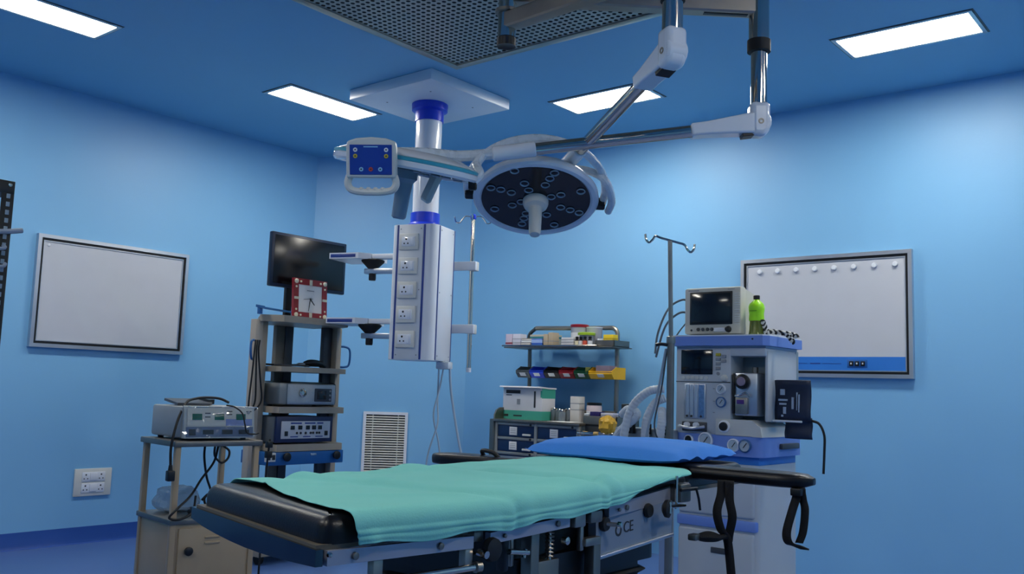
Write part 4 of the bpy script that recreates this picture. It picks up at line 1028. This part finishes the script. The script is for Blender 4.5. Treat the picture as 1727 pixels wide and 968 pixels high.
def carton(name, label, cat, lo, hi, ma, bands=(), r=.002):
    lo = V(lo); hi = V(hi); c = V(((lo.x+hi.x)/2, (lo.y+hi.y)/2, lo.z)); t_ = thing(name, label, cat, c)
    MB().rbox(lo-c, hi-c, r).build('carton', ma, t_)
    for nm, z0, z1, bm_ in bands:   # printed bands on the room-facing and right faces
        MB().box((lo.x-c.x-.0008, lo.y-c.y-.0008, z0), (hi.x-c.x, hi.y-c.y, z1)).build(nm, bm_, t_)
    return t_
GBX = mat('carton_green', '3fa08c', .6); WBX = mat('carton_white', 'd5d6da', .65)
g = carton('glove_carton', 'large white and green carton on the cart top', 'carton', (5.40, 4.135, .902), (5.56, 4.505, 1.135), WBX, (('green_base_band', .0, .065, GBX),))
MB().box((-.081, -.186, .165), (-.04, -.170, .215)).build('side_green_band', GBX, g)
MB().box((-.0808, -.1858, .16), (.08, -.183, .235)).build('side_green_panel', GBX, g)
lidg = MB().prism([(-.12, .235), (.0, .228), (.085, .228), (.085, .238), (-.02, .240), (-.115, .245)], V((0, -.19, 0)), (X_, Z_, Y_), .38).build('flap', WBX, g)
for k, (y0, y1, z0, z1) in enumerate(((.155, .02, .190, .215), (.155, .10, .175, .181), (.17, .13, .02, .036), (.08, .0, .022, .032), (-.11, -.125, .09, .21), (.05, .02, .11, .15))):
    MB().box((-.0822, y1, z0), (-.0800, y0, z1)).build('printed_block', INK if k != 5 else GREYP, g)
carton('medicine_box', 'tall slim white carton standing on the cart top', 'carton', (5.50, 3.875, .902), (5.57, 3.955, 1.085), mat('carton_ivory', 'c9c6c2', .65), (('printed_line', .085, .09, GREYP), ('printed_line', .13, .135, GREYP)))
def jar(name, label, c, r, h, body, lid, lidh=.02, cat='jar', bandc=None):
    t_ = thing(name, label, cat, c); MB().lathe((0, 0, 0), Z_, [(r*.92, 0), (r, .005), (r, h-.01), (r*.9, h)], 20).build('body', body, t_)
    MB().lathe((0, 0, h), Z_, [(r*.96, 0), (r*.98, .003), (r*.98, lidh-.003), (r*.9, lidh)], 20).build('lid', lid, t_)
    if bandc: MB().lathe((0, 0, h*.2), Z_, [(r*1.01, 0), (r*1.01, h*.45)], 20).build('label_band', bandc, t_)
    return t_
GL = mat('frosted_glass', '9aa6ae', .15, trans=.5, var=.05)
jar('specimen_jar', 'white jar with a black lid behind the purple box on the cart', (5.56, 3.785, .902), .055, .125, mat('jar_pinkish_white', 'c8b9bd', .5), BLACK, .018, bandc=WBX)
GLJ = ['leftmost small glass jar with dark lid between glove carton and tall white box', 'second small glass jar from the glove carton on the cart top', 'third small glass jar from the glove carton, front of its row', 'glass jar nearest the tall slim white carton']
for (x, y, h), lb in zip(((5.52, 4.11, .08), (5.50, 4.05, .075), (5.48, 4.01, .07), (5.53, 3.985, .08)), GLJ): jar('glass_jar', lb, (x, y, .902), .027, h, GL, CHROME, .014)['group'] = 'glass jars on the cart top'
solo(MB().prism([(-.07, -.10), (.06, -.12), (.07, .10), (-.06, .11)], (5.40, 3.93, .9022), (X_, Y_, Z_), .0015), 'paper_sheet', PAPER, 'sheet of white paper lying at the front of the cart top', 'paper')
b_ = carton('purple_box', 'small dark purple carton lying on the side bin', 'carton', (5.37, 3.615, .955), (5.44, 3.69, .985), mat('purple_carton', '2c1f5e', .5))
b_ = carton('white_packet', 'white packet beside the purple carton on the side bin', 'packet', (5.37, 3.50, .955), (5.44, 3.60, .980), mat('packet_lilac', 'c3c2d2', .6), (('printed_line', .008, .012, GREYP),))
b_ = carton('white_packet', 'small white packet at the left end of the side bin', 'packet', (5.37, 3.70, .955), (5.42, 3.74, .970), PAPER, (('printed_line', .005, .008, GREYP),))
m = MB(); bmv, bmf = rbox_data((.11, .11, .13), .05, 5)
m.add([v*(1+.25*noise.noise(v*38)+.12*noise.noise(v*90))+V((5.33, 3.515, .895)) for v in bmv], bmf)
solo(m, 'yellow_waste_bag', mat('yellow_plastic_bag', 'c79a26', .4, var=.15, scale=30), 'crumpled yellow plastic bag hanging on the side bin', 'plastic bag', angle=15)
# things on the top shelf
zs_ = 1.446
carton('carton', 'pale pink and white carton at the left end of the cart shelf', 'carton', (5.52, 4.535, zs_), (5.60, 4.60, zs_+.10), mat('carton_pink', 'cdbfd0', .65), (('dark_band', .025, .035, REDP),))
carton('carton', 'white and lilac carton second from left on the cart shelf', 'carton', (5.52, 4.455, zs_), (5.60, 4.53, zs_+.10), mat('carton_lilac', 'd0cfdb', .65), (('printed_line', .03, .034, GREYP), ('printed_line', .06, .064, GREYP)))
lv = [('8d8478', 'stack of papers'), ('d8d4cf', ''), ('6f6458', ''), ('d9d9de', '')]
for i, (hx, lb) in enumerate((('d9d9de', 'white'), ('7d7468', 'brown'), ('cfd2d8', 'pale grey'), ('8a7a68', 'tan'))):
    carton('booklet', '%s booklet in the stack left of the blue carton on the shelf' % lb, 'booklet', (5.515+.004*i, 4.36-.006*i, zs_+.0165*i), (5.62, 4.445, zs_+.0165*(i+1)-.0005), mat('booklet_'+hx, hx, .7), (('page_edge', .004, .010, PAPER),))['group'] = 'booklets on the cart shelf'
carton('carton', 'blue and white carton in the middle of the cart shelf', 'carton', (5.52, 4.245, zs_), (5.60, 4.345, zs_+.062), mat('carton_blue', '2f62c4', .55), (('white_band', .03, .055, mat('carton_skyblue', '9ab6e6', .6)),))
carton('tray_box', 'flat teal and cream tray behind the blue carton', 'tray', (5.62, 4.22, zs_), (5.74, 4.44, zs_+.10), mat('cream_tray', 'b4b0a0', .6), (('teal_band', .07, .085, mat('teal_box', '2b7e8a', .5)),))
for i, y in enumerate((4.19, 4.145)):
    carton('paper_envelope', ['left tan paper packet standing right of the blue carton', 'right tan paper packet beside the clear tub'][i], 'packet', (5.52, y, zs_), (5.60, y+.042, zs_+.095+.012*i), mat('kraft_paper', 'b5a48a', .75), (('printed_line', .04, .045, GREYP),))
TUB = mat('clear_tub', 'c9ccd6', .2, trans=.35, var=.06)
t_ = thing('clear_tub', 'clear tub with a red lid at the back of the cart shelf', 'tub', (5.66, 4.00, zs_))
MB().lathe((0, 0, 0), Z_, [(.055, 0), (.062, .01), (.066, .15)], 24).build('body', TUB, t_); MB().lathe((0, 0, .15), Z_, [(.069, 0), (.07, .018), (.064, .022)], 24).build('lid', REDP, t_); MB().lathe((0, 0, .05), Z_, [(.064, 0), (.065, .06)], 24).build('paper_label', WBX, t_)
t_ = thing('clear_tub', 'clear tub without lid right of the red-lidded tub', 'tub', (5.68, 3.88, zs_)); MB().lathe((0, 0, 0), Z_, [(.05, 0), (.056, .01), (.06, .15), (.056, .15), (.052, .012)], 24).build('body', TUB, t_); MB().lathe((0, 0, .145), Z_, [(.062, 0), (.062, .006)], 24).build('rim', WHITE, t_)
t_ = thing('clear_tub', 'low tub with a lime green lid behind the small bottles', 'tub', (5.58, 3.88, zs_)); MB().lathe((0, 0, 0), Z_, [(.045, 0), (.05, .01), (.052, .085)], 24).build('body', TUB, t_); MB().lathe((0, 0, .085), Z_, [(.064, 0), (.066, .016), (.06, .020)], 24).build('lid', mat('lime_lid', 'a9c92e', .4), t_)
carton('carton', 'white printed carton in front of the red-lidded tub', 'carton', (5.52, 3.955, zs_), (5.585, 4.065, zs_+.068), mat('carton_white2', 'd2d0d2', .65), (('printed_line', .03, .036, GREYP), ('printed_line', .05, .054, GREYP)))
AMB = mat('amber_glass', '2a1c14', .15)
for y, lab, lb in ((3.925, 'd8cfae', 'cream'), (3.892, 'd6d6d4', 'white'), (3.855, 'd2553c', 'red'), (3.81, 'd9dadd', 'pale grey')):
    t_ = thing('medicine_bottle', 'small dark medicine bottle with %s label on the cart shelf' % lb, 'bottle', (5.525, y, zs_), 0, 'small bottles on the cart shelf')
    MB().lathe((0, 0, 0), Z_, [(.015, 0), (.0165, .003), (.0165, .045), (.009, .055)], 16).build('body', AMB, t_)
    MB().lathe((0, 0, .010), Z_, [(.017, 0), (.017, .032)], 16).build('paper_label', mat('label_'+lab, lab, .7), t_)
    MB().lathe((0, 0, .055), Z_, [(.011, 0), (.012, .003), (.012, .016), (.01, .018)], 14).build('cap', BLACK, t_)
t_ = thing('steel_tray', 'shallow steel tray at the right end of the cart shelf', 'tray', (5.60, 3.68, zs_))
for a, b in (((-.08, -.08, 0), (.12, .08, .004)), ((-.08, -.08, 0), (-.076, .08, .045)), ((.116, -.08, 0), (.12, .08, .045)), ((-.08, -.08, 0), (.12, -.076, .045)), ((-.08, .076, 0), (.12, .08, .045))): MB().box(a, b).build('tray_side', DSTEEL, t_)
carton('yellow_box', 'yellow carton in the steel tray on the cart shelf', 'carton', (5.53, 3.62, zs_+.005), (5.60, 3.70, zs_+.085), mat('carton_yellow', 'e2c21e', .55), (('printed_line', .05, .055, mat('carton_ochre', 'b8960f', .6)),))
for i, y in enumerate((3.715, 3.745)): jar('pill_bottle', ['white pill bottle beside the yellow carton', 'white pill bottle at the left of the steel tray'][i], (5.545, y, zs_+.005), .014, .04, WHITE, WHITE, .012, 'bottle')

# ============================================================ ANAESTHESIA MACHINE
AX = 4.50
t = thing('anaesthesia_machine', 'white and blue anaesthesia workstation with gauges, drawers and vaporiser', 'anaesthesia machine', (4.75, 2.28, 0))
def AB(m, name, ma, p=None, **k): return m.build(name, ma, p or t, world=True, **k)
AWH = mat('machine_white', 'b9c0c6', .38, var=.02); AWH2 = mat('machine_warm_white', 'c9cac6', .4, var=.02)
# base and drawers
AB(MB().rbox((4.44, 1.97, .075), (5.10, 2.60, .135), .02, 3), 'base', AWH)
for x in (4.50, 5.04):
    for y in (2.02, 2.55): AB(MB().cyl((x, y-.02, .04), (x, y+.02, .04), .04, n=18), 'caster', BRUB)
AB(MB().prism(rr(.25, .232, .035), (4.76, 2.285, .135), (X_, Y_, Z_), .635), 'cabinet', AWH)
for i, (z0, z1) in enumerate(((.15, .425), (.50, .755))):
    dz = AB(MB().rbox((AX-.004, 2.075, z0), (AX+.03, 2.505, z1), .012, 3), 'drawer', AWH)
    zc = z1-.085 if i else z1-.10
    AB(MB().rbox((AX-.010, 2.19, zc-.016), (AX+.004, 2.31, zc+.014), .004), 'recessed_pull', DGREY, dz)
AB(MB().rbox((AX-.006, 2.06, .436), (AX+.05, 2.512, .489), .008), 'blue_band', MBLUE)
AB(MB().rbox((AX+.03, 2.06, .755), (5.0, 2.51, .815), .004), 'recess', PANELB)
# blue middle block
AB(MB().prism(rr(.27, .252, .05), (4.77, 2.286, .812), (X_, Y_, Z_), .105), 'middle_block', MBLUE)
AB(MB().rbox((4.72, 2.015, .850), (4.95, 2.034, .880), .006), 'side_handle', DGREY)
def gauge(y, z, x, r, ring=AWH, face=PAPER, blue=False):
    g_ = AB(MB().lathe((x, y, z), (-1, 0, 0), [(r, 0), (r, .012), (r*.86, .016), (r*.80, .010)], 24), 'gauge', ring)
    AB(MB().lathe((x-.010, y, z), (-1, 0, 0), [(r*.8, 0), (r*.8, .0008)], 24), 'gauge_dial', face, g_)
    AB(MB().beam((x-.0122, y+r*.2, z-r*.3), (x-.0122, y-r*.35, z+r*.45), r*.12, .001, .0002, X_), 'gauge_needle', INK, g_)
GF = mat('gauge_face', 'aebdc8', .5)
gauge(2.185, .868, AX, .034, WHITE, GF); gauge(2.122, .868, AX, .034, mat('ring_blue', '2f5f94', .4), GF); gauge(2.345, .885, AX, .042, WHITE, GF); gauge(2.445, .882, AX, .026, WHITE, BLACK)
# work top: right-hand raised block with chamfer, left part with drawer-like hooks
AB(MB().prism([(2.03, .915), (2.29, .915), (2.29, 1.0), (2.09, 1.0), (2.04, .965)], V((AX+.0, 0, 0)), (Y_, Z_, X_), .36), 'side_console', AWH2)
g_ = AB(MB().lathe((AX, 2.238, .962), (-1, 0, 0), [(.032, 0), (.032, .01), (.026, .014)], 24), 'selector_ring', WHITE)
AB(MB().lathe((AX-.012, 2.238, .962), (-1, 0, 0), [(.024, 0), (.022, .012), (.01, .013)], 20), 'selector_knob', BLACK, g_)
up_ = AB(MB().rbox((AX+.01, 2.21, .915), (4.95, 2.535, 1.375), .008), 'upper_module', AWH)
AB(MB().rbox((AX+.16, 2.02, .99), (4.95, 2.215, 1.375), .006), 'recess_back', mat('recess_grey', '7f8f98', .45))
AB(MB().rbox((AX+.01, 2.018, 1.33), (4.90, 2.215, 1.375), .006), 'recess_top', AWH); AB(MB().rbox((AX+.03, 2.012, .995), (4.90, 2.030, 1.36), .006), 'recess_cheek', AWH)
AB(MB().box((AX+.008, 2.212, 1.190), (AX+.012, 2.533, 1.194)), 'seam', DGREY, up_)
AB(MB().rbox((AX+.004, 2.315, 1.232), (AX+.014, 2.502, 1.364), .003), 'display', GLASSB, up_)
k0 = None
for i in range(6): AB(MB().lathe((AX+.010, 2.488-i*.027, 1.212), (-1, 0, 0), [(.011, 0), (.010, .005), (.004, .006)], 12), 'soft_key', AWH2, up_)
for i, (y, z, c_) in enumerate(((2.282, 1.338, 'y'), (2.282, 1.314, 'g'), (2.282, 1.290, 'g'), (2.282, 1.265, 'g'), (2.250, 1.328, 'g'), (2.250, 1.304, 'g'))):
    AB(MB().rbox((AX+.004, y-.014, z-.008), (AX+.012, y+.014, z+.008), .002), 'key', mat('key_yellow', 'b9a92a', .5) if c_ == 'y' else GREYP, up_)
AB(MB().lathe((AX+.010, 2.282, 1.238), (-1, 0, 0), [(.010, 0), (.009, .005)], 12), 'key', GREYP, up_)
AB(MB().lathe((AX+.010, 2.245, 1.214), (-1, 0, 0), [(.019, 0), (.018, .006), (.014, .022), (.008, .024)], 20), 'rotary_knob', AWH2, up_)
# flow tubes
AB(MB().rbox((AX+.003, 2.352, .996), (AX+.014, 2.480, 1.182), .003), 'flowmeter_frame', SILVER, up_)
for y in (2.458, 2.432, 2.406):
    AB(MB().rbox((AX-.001, y-.009, 1.002), (AX+.006, y+.009, 1.177), .002), 'flow_tube', mat('flow_glass', '9fb3c6', .12, var=.05), up_)
AB(MB().rbox((AX-.001, 2.360, 1.002), (AX+.006, 2.392, 1.177), .002), 'flow_scale', mat('flow_blue', '5e86b4', .2, var=.2, scale=60), up_)
for y in (2.458, 2.432, 2.376): AB(MB().cyl((AX-.006, y, 1.008), (AX+.0, y, 1.008), .006, n=10), 'flow_float', INK, up_)
gauge(2.262, 1.155, AX+.01, .026, WHITE, GF); gauge(2.262, 1.088, AX+.01, .028, mat('ring_blue', '2f5f94'), GF)
for z in (1.155, 1.09, 1.03): AB(MB().box((AX+.009, 2.300, z), (AX+.0105, 2.312, z+.004)), 'printed_mark', GREYP, up_)
AB(MB().rbox((AX+.002, 2.345, .928), (AX+.014, 2.492, .978), .004), 'knob_guard', DGREY, up_)
AB(MB().tube([(AX-.01, 2.50, .955), (AX-.03, 2.47, .950), (AX-.03, 2.42, .945), (AX-.03, 2.38, .95), (AX-.01, 2.35, .955)], .008, 8, 5), 'guard_bar', SILVER, up_)
for y in (2.455, 2.40): AB(MB().cyl((AX-.022, y, .962), (AX+.003, y, .962), .014, n=12), 'flow_knob', WHITE, up_)
# vaporiser
v_ = AB(MB().rbox((AX+.02, 2.065, 1.02), (AX+.15, 2.195, 1.245), .010), 'vaporiser', SILVER)
AB(MB().rbox((AX+.012, 2.190, 1.03), (AX+.14, 2.203, 1.24), .004), 'vaporiser_side', BLACK, v_)
AB(MB().lathe((AX+.02, 2.145, 1.198), (-1, 0, 0), [(.038, 0), (.039, .018), (.030, .024)], 24), 'vaporiser_dial', BLACK, v_)
AB(MB().lathe((AX-.004, 2.145, 1.198), (-1, 0, 0), [(.024, 0), (.022, .008), (.006, .009)], 20), 'dial_cap', mat('dial_mauve', '8d7f92', .4), v_)
AB(MB().rbox((AX+.004, 2.115, 1.03), (AX+.03, 2.182, 1.115), .004), 'filling_block', STEEL, v_)
AB(MB().rbox((AX-.001, 2.132, 1.082), (AX+.006, 2.172, 1.104), .001), 'purple_label', mat('label_purple', '4a2a78', .5), v_)
AB(MB().tube([(AX+.0, 2.18, 1.122), (AX-.008, 2.15, 1.128), (AX-.005, 2.12, 1.138), (AX+.005, 2.10, 1.120)], .005, 8, 5), 'filler_lever', CHROME, v_)
AB(MB().cyl((AX+.07, 2.10, 1.245), (AX+.07, 2.10, 1.275), .014, n=12), 'locking_post', DSTEEL, v_)
# top shelf
ts = AB(MB().prism([(AX-.02, 2.566), (AX-.02, 2.02), (AX+.01, 1.994), (AX+.42, 1.99), (AX+.42, 2.566)], V((0, 0, 1.385)), (X_, Y_, Z_), .050), 'top_shelf', MBLUE)
AB(MB().prism([(AX-.018, 2.564), (AX-.018, 2.022), (AX+.012, 1.996), (AX+.415, 1.993), (AX+.415, 2.564)], V((0, 0, 1.435)), (X_, Y_, Z_), .007), 'shelf_mat', WHITE, ts)
AB(MB().rbox((AX+.02, 2.02, 1.370), (4.93, 2.54, 1.390), .004), 'shelf_underside', AWH, ts)
AB(MB().cyl((AX-.022, 2.075, 1.418), (AX-.019, 2.075, 1.418), .005, n=10), 'shelf_screw', INK, ts)
# patient monitor
t = thing('patient_monitor', 'beige patient monitor with dark screen on the anaesthesia machine', 'monitor', (4.64, 2.335, 1.442))
PMB = mat('monitor_beige', 'c9c6b8', .42, var=.02)
MB().rbox((-.10, -.165, .008), (-.03, .170, .262), .012).build('front_housing', PMB, t)
MB().prism([(-.04, .010), (.16, .02), (.16, .22), (-.04, .258)], V((0, -.155, 0)), (X_, Z_, Y_), .312).build('rear_housing', PMB, t)
for y in (-.13, .13): MB().box((-.06, y-.02, 0), (.12, y+.02, .012)).build('foot', GREYP, t)
MB().rbox((-.104, -.118, .060), (-.096, .135, .238), .003).build('screen_bezel', BLACK, t)
MB().rbox((-.1065, -.108, .070), (-.100, .125, .228), .001).build('screen', mat('dim_screen', '1b2226', .12), t)
for y in (.083, .055, .028, .002): MB().lathe((-.10, y, .034), (-1, 0, 0), [(.010, 0), (.009, .006), (.004, .007)], 12).build('button', DGREY, t)
MB().lathe((-.10, .125, .030), (-1, 0, 0), [(.006, 0), (.005, .004)], 10).build('power_lamp', DGREY, t)
MB().rbox((-.112, -.085, .020), (-.098, -.012, .042), .005).build('recorder_flap', WHITE, t)
MB().lathe((-.10, -.095, .033), (-1, 0, 0), [(.018, 0), (.017, .006), (.012, .02), (.006, .021)], 16).build('rotary_knob', BLACK, t)
for i in range(14):
    z = .06+i*.0125; MB().box((-.102, -.158, z), (-.098, -.130, z+.004)).build('ridge', OFFW, t)
MB().box((-.1015, .08, .245), (-.0995, .145, .250)).build('printed_mark', GREYP, t); MB().box((-.1015, -.13, .247), (-.0995, -.09, .250)).build('printed_mark', GREYP, t)
for k, P in enumerate(([(-.05, .172, .20), (-.06, .21, .205), (-.09, .26, .17), (-.12, .29, .10), (-.15, .31, .0), (-.17, .31, -.1)],
          [(-.05, .172, .135), (-.07, .22, .13), (-.10, .27, .08), (-.13, .29, .01), (-.16, .31, -.12)], [(-.05, .172, .09), (-.08, .20, .04), (-.11, .23, -.02)])):
    MB().tube(P, .006 if k < 2 else .004, 8, 6).build('sensor_cable', mat('grey_cable', '5f6a74', .5), t)
# bottle
t = thing('plastic_bottle', 'lime green bottle with black cap next to the patient monitor', 'bottle', (4.60, 2.108, 1.442))
LG = mat('lime_label', 'a6f01c', .35, var=.06); 
MB().lathe((0, 0, 0), Z_, [(.038, 0), (.042, .006), (.038, .03), (.035, .075), (.0385, .080)], 24).build('base', mat('olive_clear', '6f7a2a', .15, trans=.35), t)
MB().lathe((0, 0, .078), Z_, [(.0385, 0), (.040, .01), (.038, .04), (.041, .055), (.042, .075), (.036, .092), (.018, .108), (.014, .114)], 24).build('wrapped_body', LG, t)
MB().lathe((0, 0, .192), Z_, [(.0155, 0), (.017, .002), (.017, .020), (.014, .023)], 20).build('cap', BLACK, t)
MB().box((-.043, -.02, .128), (-.040, .02, .132)).build('label_line', mat('dark_lime', '6fb010', .4), t)
# twisted black and white cord
def twist(P, r, off, ph):
    Q = catmull(P, 14); out = []
    for i, p in enumerate(Q):
        a = i*.55+ph; out.append(p+V((0, math.cos(a), math.sin(a)))*off)
    return out
t = thing('braided_cord', 'twisted black and white cord draped over the right edge of the machine shelf', 'cord', (4.60, 2.02, 1.442))
P = [(-.02, .045, .075), (-.01, .04, .055), (0, .035, .02), (.0, .01, .022), (.01, -.02, .018), (.02, -.06, .012), (.03, -.095, .005), (.03, -.12, -.005)]
MB().tube(twist(P, .01, .008, 0), .0065, 6, 1).build('strand', BLACK, t); MB().tube(twist(P, .01, .008, math.pi), .0065, 6, 1).build('strand', OFFW, t)
P = [(.02, -.045, .016), (.02, -.07, .008), (.02, -.088, -.012), (.02, -.105, -.035)]
MB().tube(twist(P, .01, .008, 1), .0065, 6, 1).build('strand', BLACK, t); MB().tube(twist(P, .01, .008, 1+math.pi), .0065, 6, 1).build('strand', OFFW, t)
# blood pressure cuff on the right side
t = thing('blood_pressure_cuff', 'navy blood pressure cuff hanging at the right of the machine', 'cuff', (4.62, 1.93, .92))
CUF = mat('cuff_navy', '14233d', .6, var=.05, bump=.1, bscale=150)
def cuff(y0, y1, z0, z1, x):
    m = MB(); rows = []
    for i in range(9):
        row = []
        for j in range(9):
            y = y0+(y1-y0)*i/8; z = z0+(z1-z0)*j/8; row.append((x-.02*math.sin(math.pi*i/8)-.006*math.sin(j*.9), y, z))
        rows.append(row)
    m.grid(rows); return m
o = cuff(.075, -.115, .085, .29, -.02).build('upper_wrap', CUF, t); md = o.modifiers.new('sol', 'SOLIDIFY'); md.thickness = .018
o = cuff(.03, -.115, -.005, .10, .0).build('lower_flap', CUF, t); md = o.modifiers.new('sol', 'SOLIDIFY'); md.thickness = .012
MB().rbox((-.048, -.075, .078), (-.03, .078, .088), .002).build('white_edge', WHITE, t)
for y0, y1, z0, z1 in ((.035, .015, .215, .245), (.045, .0, .185, .195), (.04, .005, .165, .175), (.02, .005, .12, .155), (.03, .02, .105, .115), (-.025, -.035, .145, .205), (-.05, -.053, .14, .23), (-.06, -.063, .13, .22)):
    MB().box((-.0485, min(y0, y1), z0), (-.034, max(y0, y1), z1)).build('printed_mark', mat('cuff_print', '9fb0c4', .6), t)
MB().tube([(0, -.11, .09), (0, -.15, .075), (0, -.175, .02), (0, -.175, -.06), (0, -.17, -.17)], .0065, 8, 6).build('air_tube', BRUB, t)
# breathing hoses at the left
HW = mat('corrugated_white', 'c3cbd2', .45, var=.04)
t = thing('breathing_circuit', 'white corrugated breathing hoses on the left side of the machine', 'breathing hoses', (4.42, 2.66, .88))
def hose(P, r=.023):
    Q = catmull(P, 22); return MB().tube(Q, r, 10, 1, rf=lambda s: 1+.05*math.sin(s*len(Q)*1.6))
for P in ([(.0, -.10, .27), (-.03, -.02, .25), (-.05, .06, .17), (-.06, .10, .05), (-.06, .12, -.10)], [(.02, -.10, .22), (0, -.05, .19), (-.02, -.01, .10), (-.02, .0, -.02), (-.02, .01, -.12)],
          [(.0, .16, .12), (-.03, .10, .15), (-.04, .04, .12), (-.03, .16, .02), (-.03, .22, -.10)], [(.0, -.09, .16), (-.03, -.11, .10), (-.03, -.10, .0), (-.03, -.1, -.12)]): hose(P).build('corrugated_hose', HW, t)
MB().rbox((.02, -.14, -.03), (.14, .22, .05), .008).build('absorber_head', mat('absorber_grey', '9da4a6', .4), t)
for y in (-.1, .0, .1): MB().cyl((.0, y, .02), (.0, y, .075), .025, n=16).build('valve', BLACK, t)
MB().rbox((0, .12, .10), (.04, .17, .18), .008).build('elbow', BLACK, t)
MB().rbox((.04, -.12, -.85), (.10, -.06, -.03), .006).build('support_pole', SILVER, t); MB().rbox((-.02, -.2, -.88), (.2, .1, -.83), .01).build('foot', GREYP, t)

# free-standing drip stand
t = thing('drip_stand', 'steel drip stand with two hooks in front of the anaesthesia machine', 'drip stand', (3.80, 2.165, 0))
MB().cyl((0, 0, .10), (0, 0, 1.375), .0175, n=18).build('lower_tube', DSTEEL, t)
MB().cyl((0, 0, 1.37), (-.03, -.005, 1.835), .0105, n=14).build('upper_rod', STEEL, t)
MB().lathe((0, 0, 1.355), Z_, [(.0205, 0), (.0215, .004), (.0205, .030), (.012, .034)], 18).build('collar', STEEL, t)
MB().tube([(.0, .0, 1.345), (-.03, .035, 1.35), (-.045, .055, 1.345)], .008, 8, 4).build('locking_lever', BLACK, t)
hk = MB(); o_ = V((-.03, -.005, 1.835)); d = V((-.62, .78, 0))
d = V((.64, -.77, 0))
for s_, dz in ((1, -.02), (-1, .02)):
    hk.tube([o_, o_+d*s_*.04+Z_*dz*.5, o_+d*s_*.068+Z_*dz*.9, o_+d*s_*.082+Z_*(dz-.02), o_+d*s_*.098+Z_*(dz-.032), o_+d*s_*.112+Z_*(dz-.018), o_+d*s_*.116+Z_*(dz+.006)], .0055, 8, 5)
hk.build('hooks', CHROME, t)
MB().tube([(-.01, .02, 1.33), (-.02, .06, 1.1), (-.03, .10, .95), (-.02, .12, .80)], .006, 8, 6).build('hanging_tube', mat('clear_tubing', '8fa0b0', .3), t)
MB().tube([(-.0, .02, 1.33), (-.01, .04, 1.15), (-.02, .07, .98), (.0, .05, .90), (.03, .0, .885)], .004, 8, 6).build('hanging_wire', mat('wire_grey', '4a545e', .5), t)
for a in range(5):
    d = V((math.cos(R(72*a+20)), math.sin(R(72*a+20)), 0))
    lg = MB().beam(d*.02+Z_*.105, d*.28+Z_*.075, .03, .022, .004).build('leg', STEEL, t)
    MB().cyl(d*.27+V((-d.y, d.x, 0))*.012+Z_*.03, d*.27-V((-d.y, d.x, 0))*.012+Z_*.03, .03, n=14).build('caster', BRUB, lg)
MB().lathe((0, 0, .085), Z_, [(.05, 0), (.05, .035), (.03, .045)], 18).build('hub', DSTEEL, t)

# ============================================================ BLACK SLOTTED RACK AT THE LEFT EDGE
t = thing('slotted_angle_rack', 'black slotted-angle rack cut off by the left picture edge', 'rack', (1.30, 3.93, 0))
BK = mat('black_enamel', '14181c', .45, var=.08)
px, py = 1.50, 3.77
def slotted(x, y, h, flip):
    m = MB(); M0 = []
    a = MB().rbox((x-1.30-.045, y-3.93-.002, 0), (x-1.30, y-3.93+.002, h), .001); a.build('post', BK, t)
    MB().rbox((x-1.30-.002, y-3.93, 0), (x-1.30+.002, y-3.93+.045, h), .001).build('post_flange', BK, t)
    mm = MB()
    k = 0; z = h-.06
    return
slotted(px, py, 1.86, 0); slotted(px-.50, py+.10, 1.86, 0)
hole = None; SLOT = mat('slot_light', '8fa3b2', .6)
for i in range(40):
    z = 1.80-i*.032
    if hole is None:
        hole = MB().rbox((-.007, -.0015, -.009), (.007, .0015, .009), .0012).build('slot', SLOT, t); hole.location = (px-1.30-.020, py-3.93-.0025, z)
    else: dupe(hole, t, (px-1.30-.020, py-3.93-.0025, z))
MB().lathe((px-1.30-.018, py-3.93-.002, 1.845), (0, -1, 0), [(.009, 0), (.008, .005), (.004, .006)], 10).build('bolt', CHROME, t)
for z in (1.84, 1.20, .60): MB().rbox((px-1.30-.50, py-3.93-.002, z-.03), (px-1.30, py-3.93+.45, z-.02 if z < 1.5 else z), .002).build('shelf', BK, t)
MB().rbox((px-1.30-.50, py-3.93-.003, 1.81), (px-1.30, py-3.93, 1.86), .001).build('top_beam', BK, t)
for i, (z, L_) in enumerate(((1.665, .035), (1.60, -.03), (1.53, -.015))):
    m = MB().tube([(px-.25, py-.03, z-.03), (px-.12, py-.03, z-.02), (px-.03, py-.025, z-.008), (px+L_, py-.02, z+.006)], .010 if i == 0 else .007, 8, 6)
    solo(m, 'cloth_strap', mat('grey_strap', '9aa6b6', .7), ['upper grey strap poking past the black slotted rack', 'middle grey strap hanging on the black slotted rack', 'lowest grey strap hanging on the black slotted rack'][i], 'strap')
m = MB(); bmv, bmf = rbox_data((.28, .2, .15), .06, 5)
m.add([v*(1+.06*noise.noise(v*12))+V((px-.225, py+.12, 1.93)) for v in bmv], bmf)
solo(m, 'brown_bundle', mat('brown_cloth', '7a6a58', .8), 'brown bundle on top of the black slotted rack', 'bundle', angle=60)
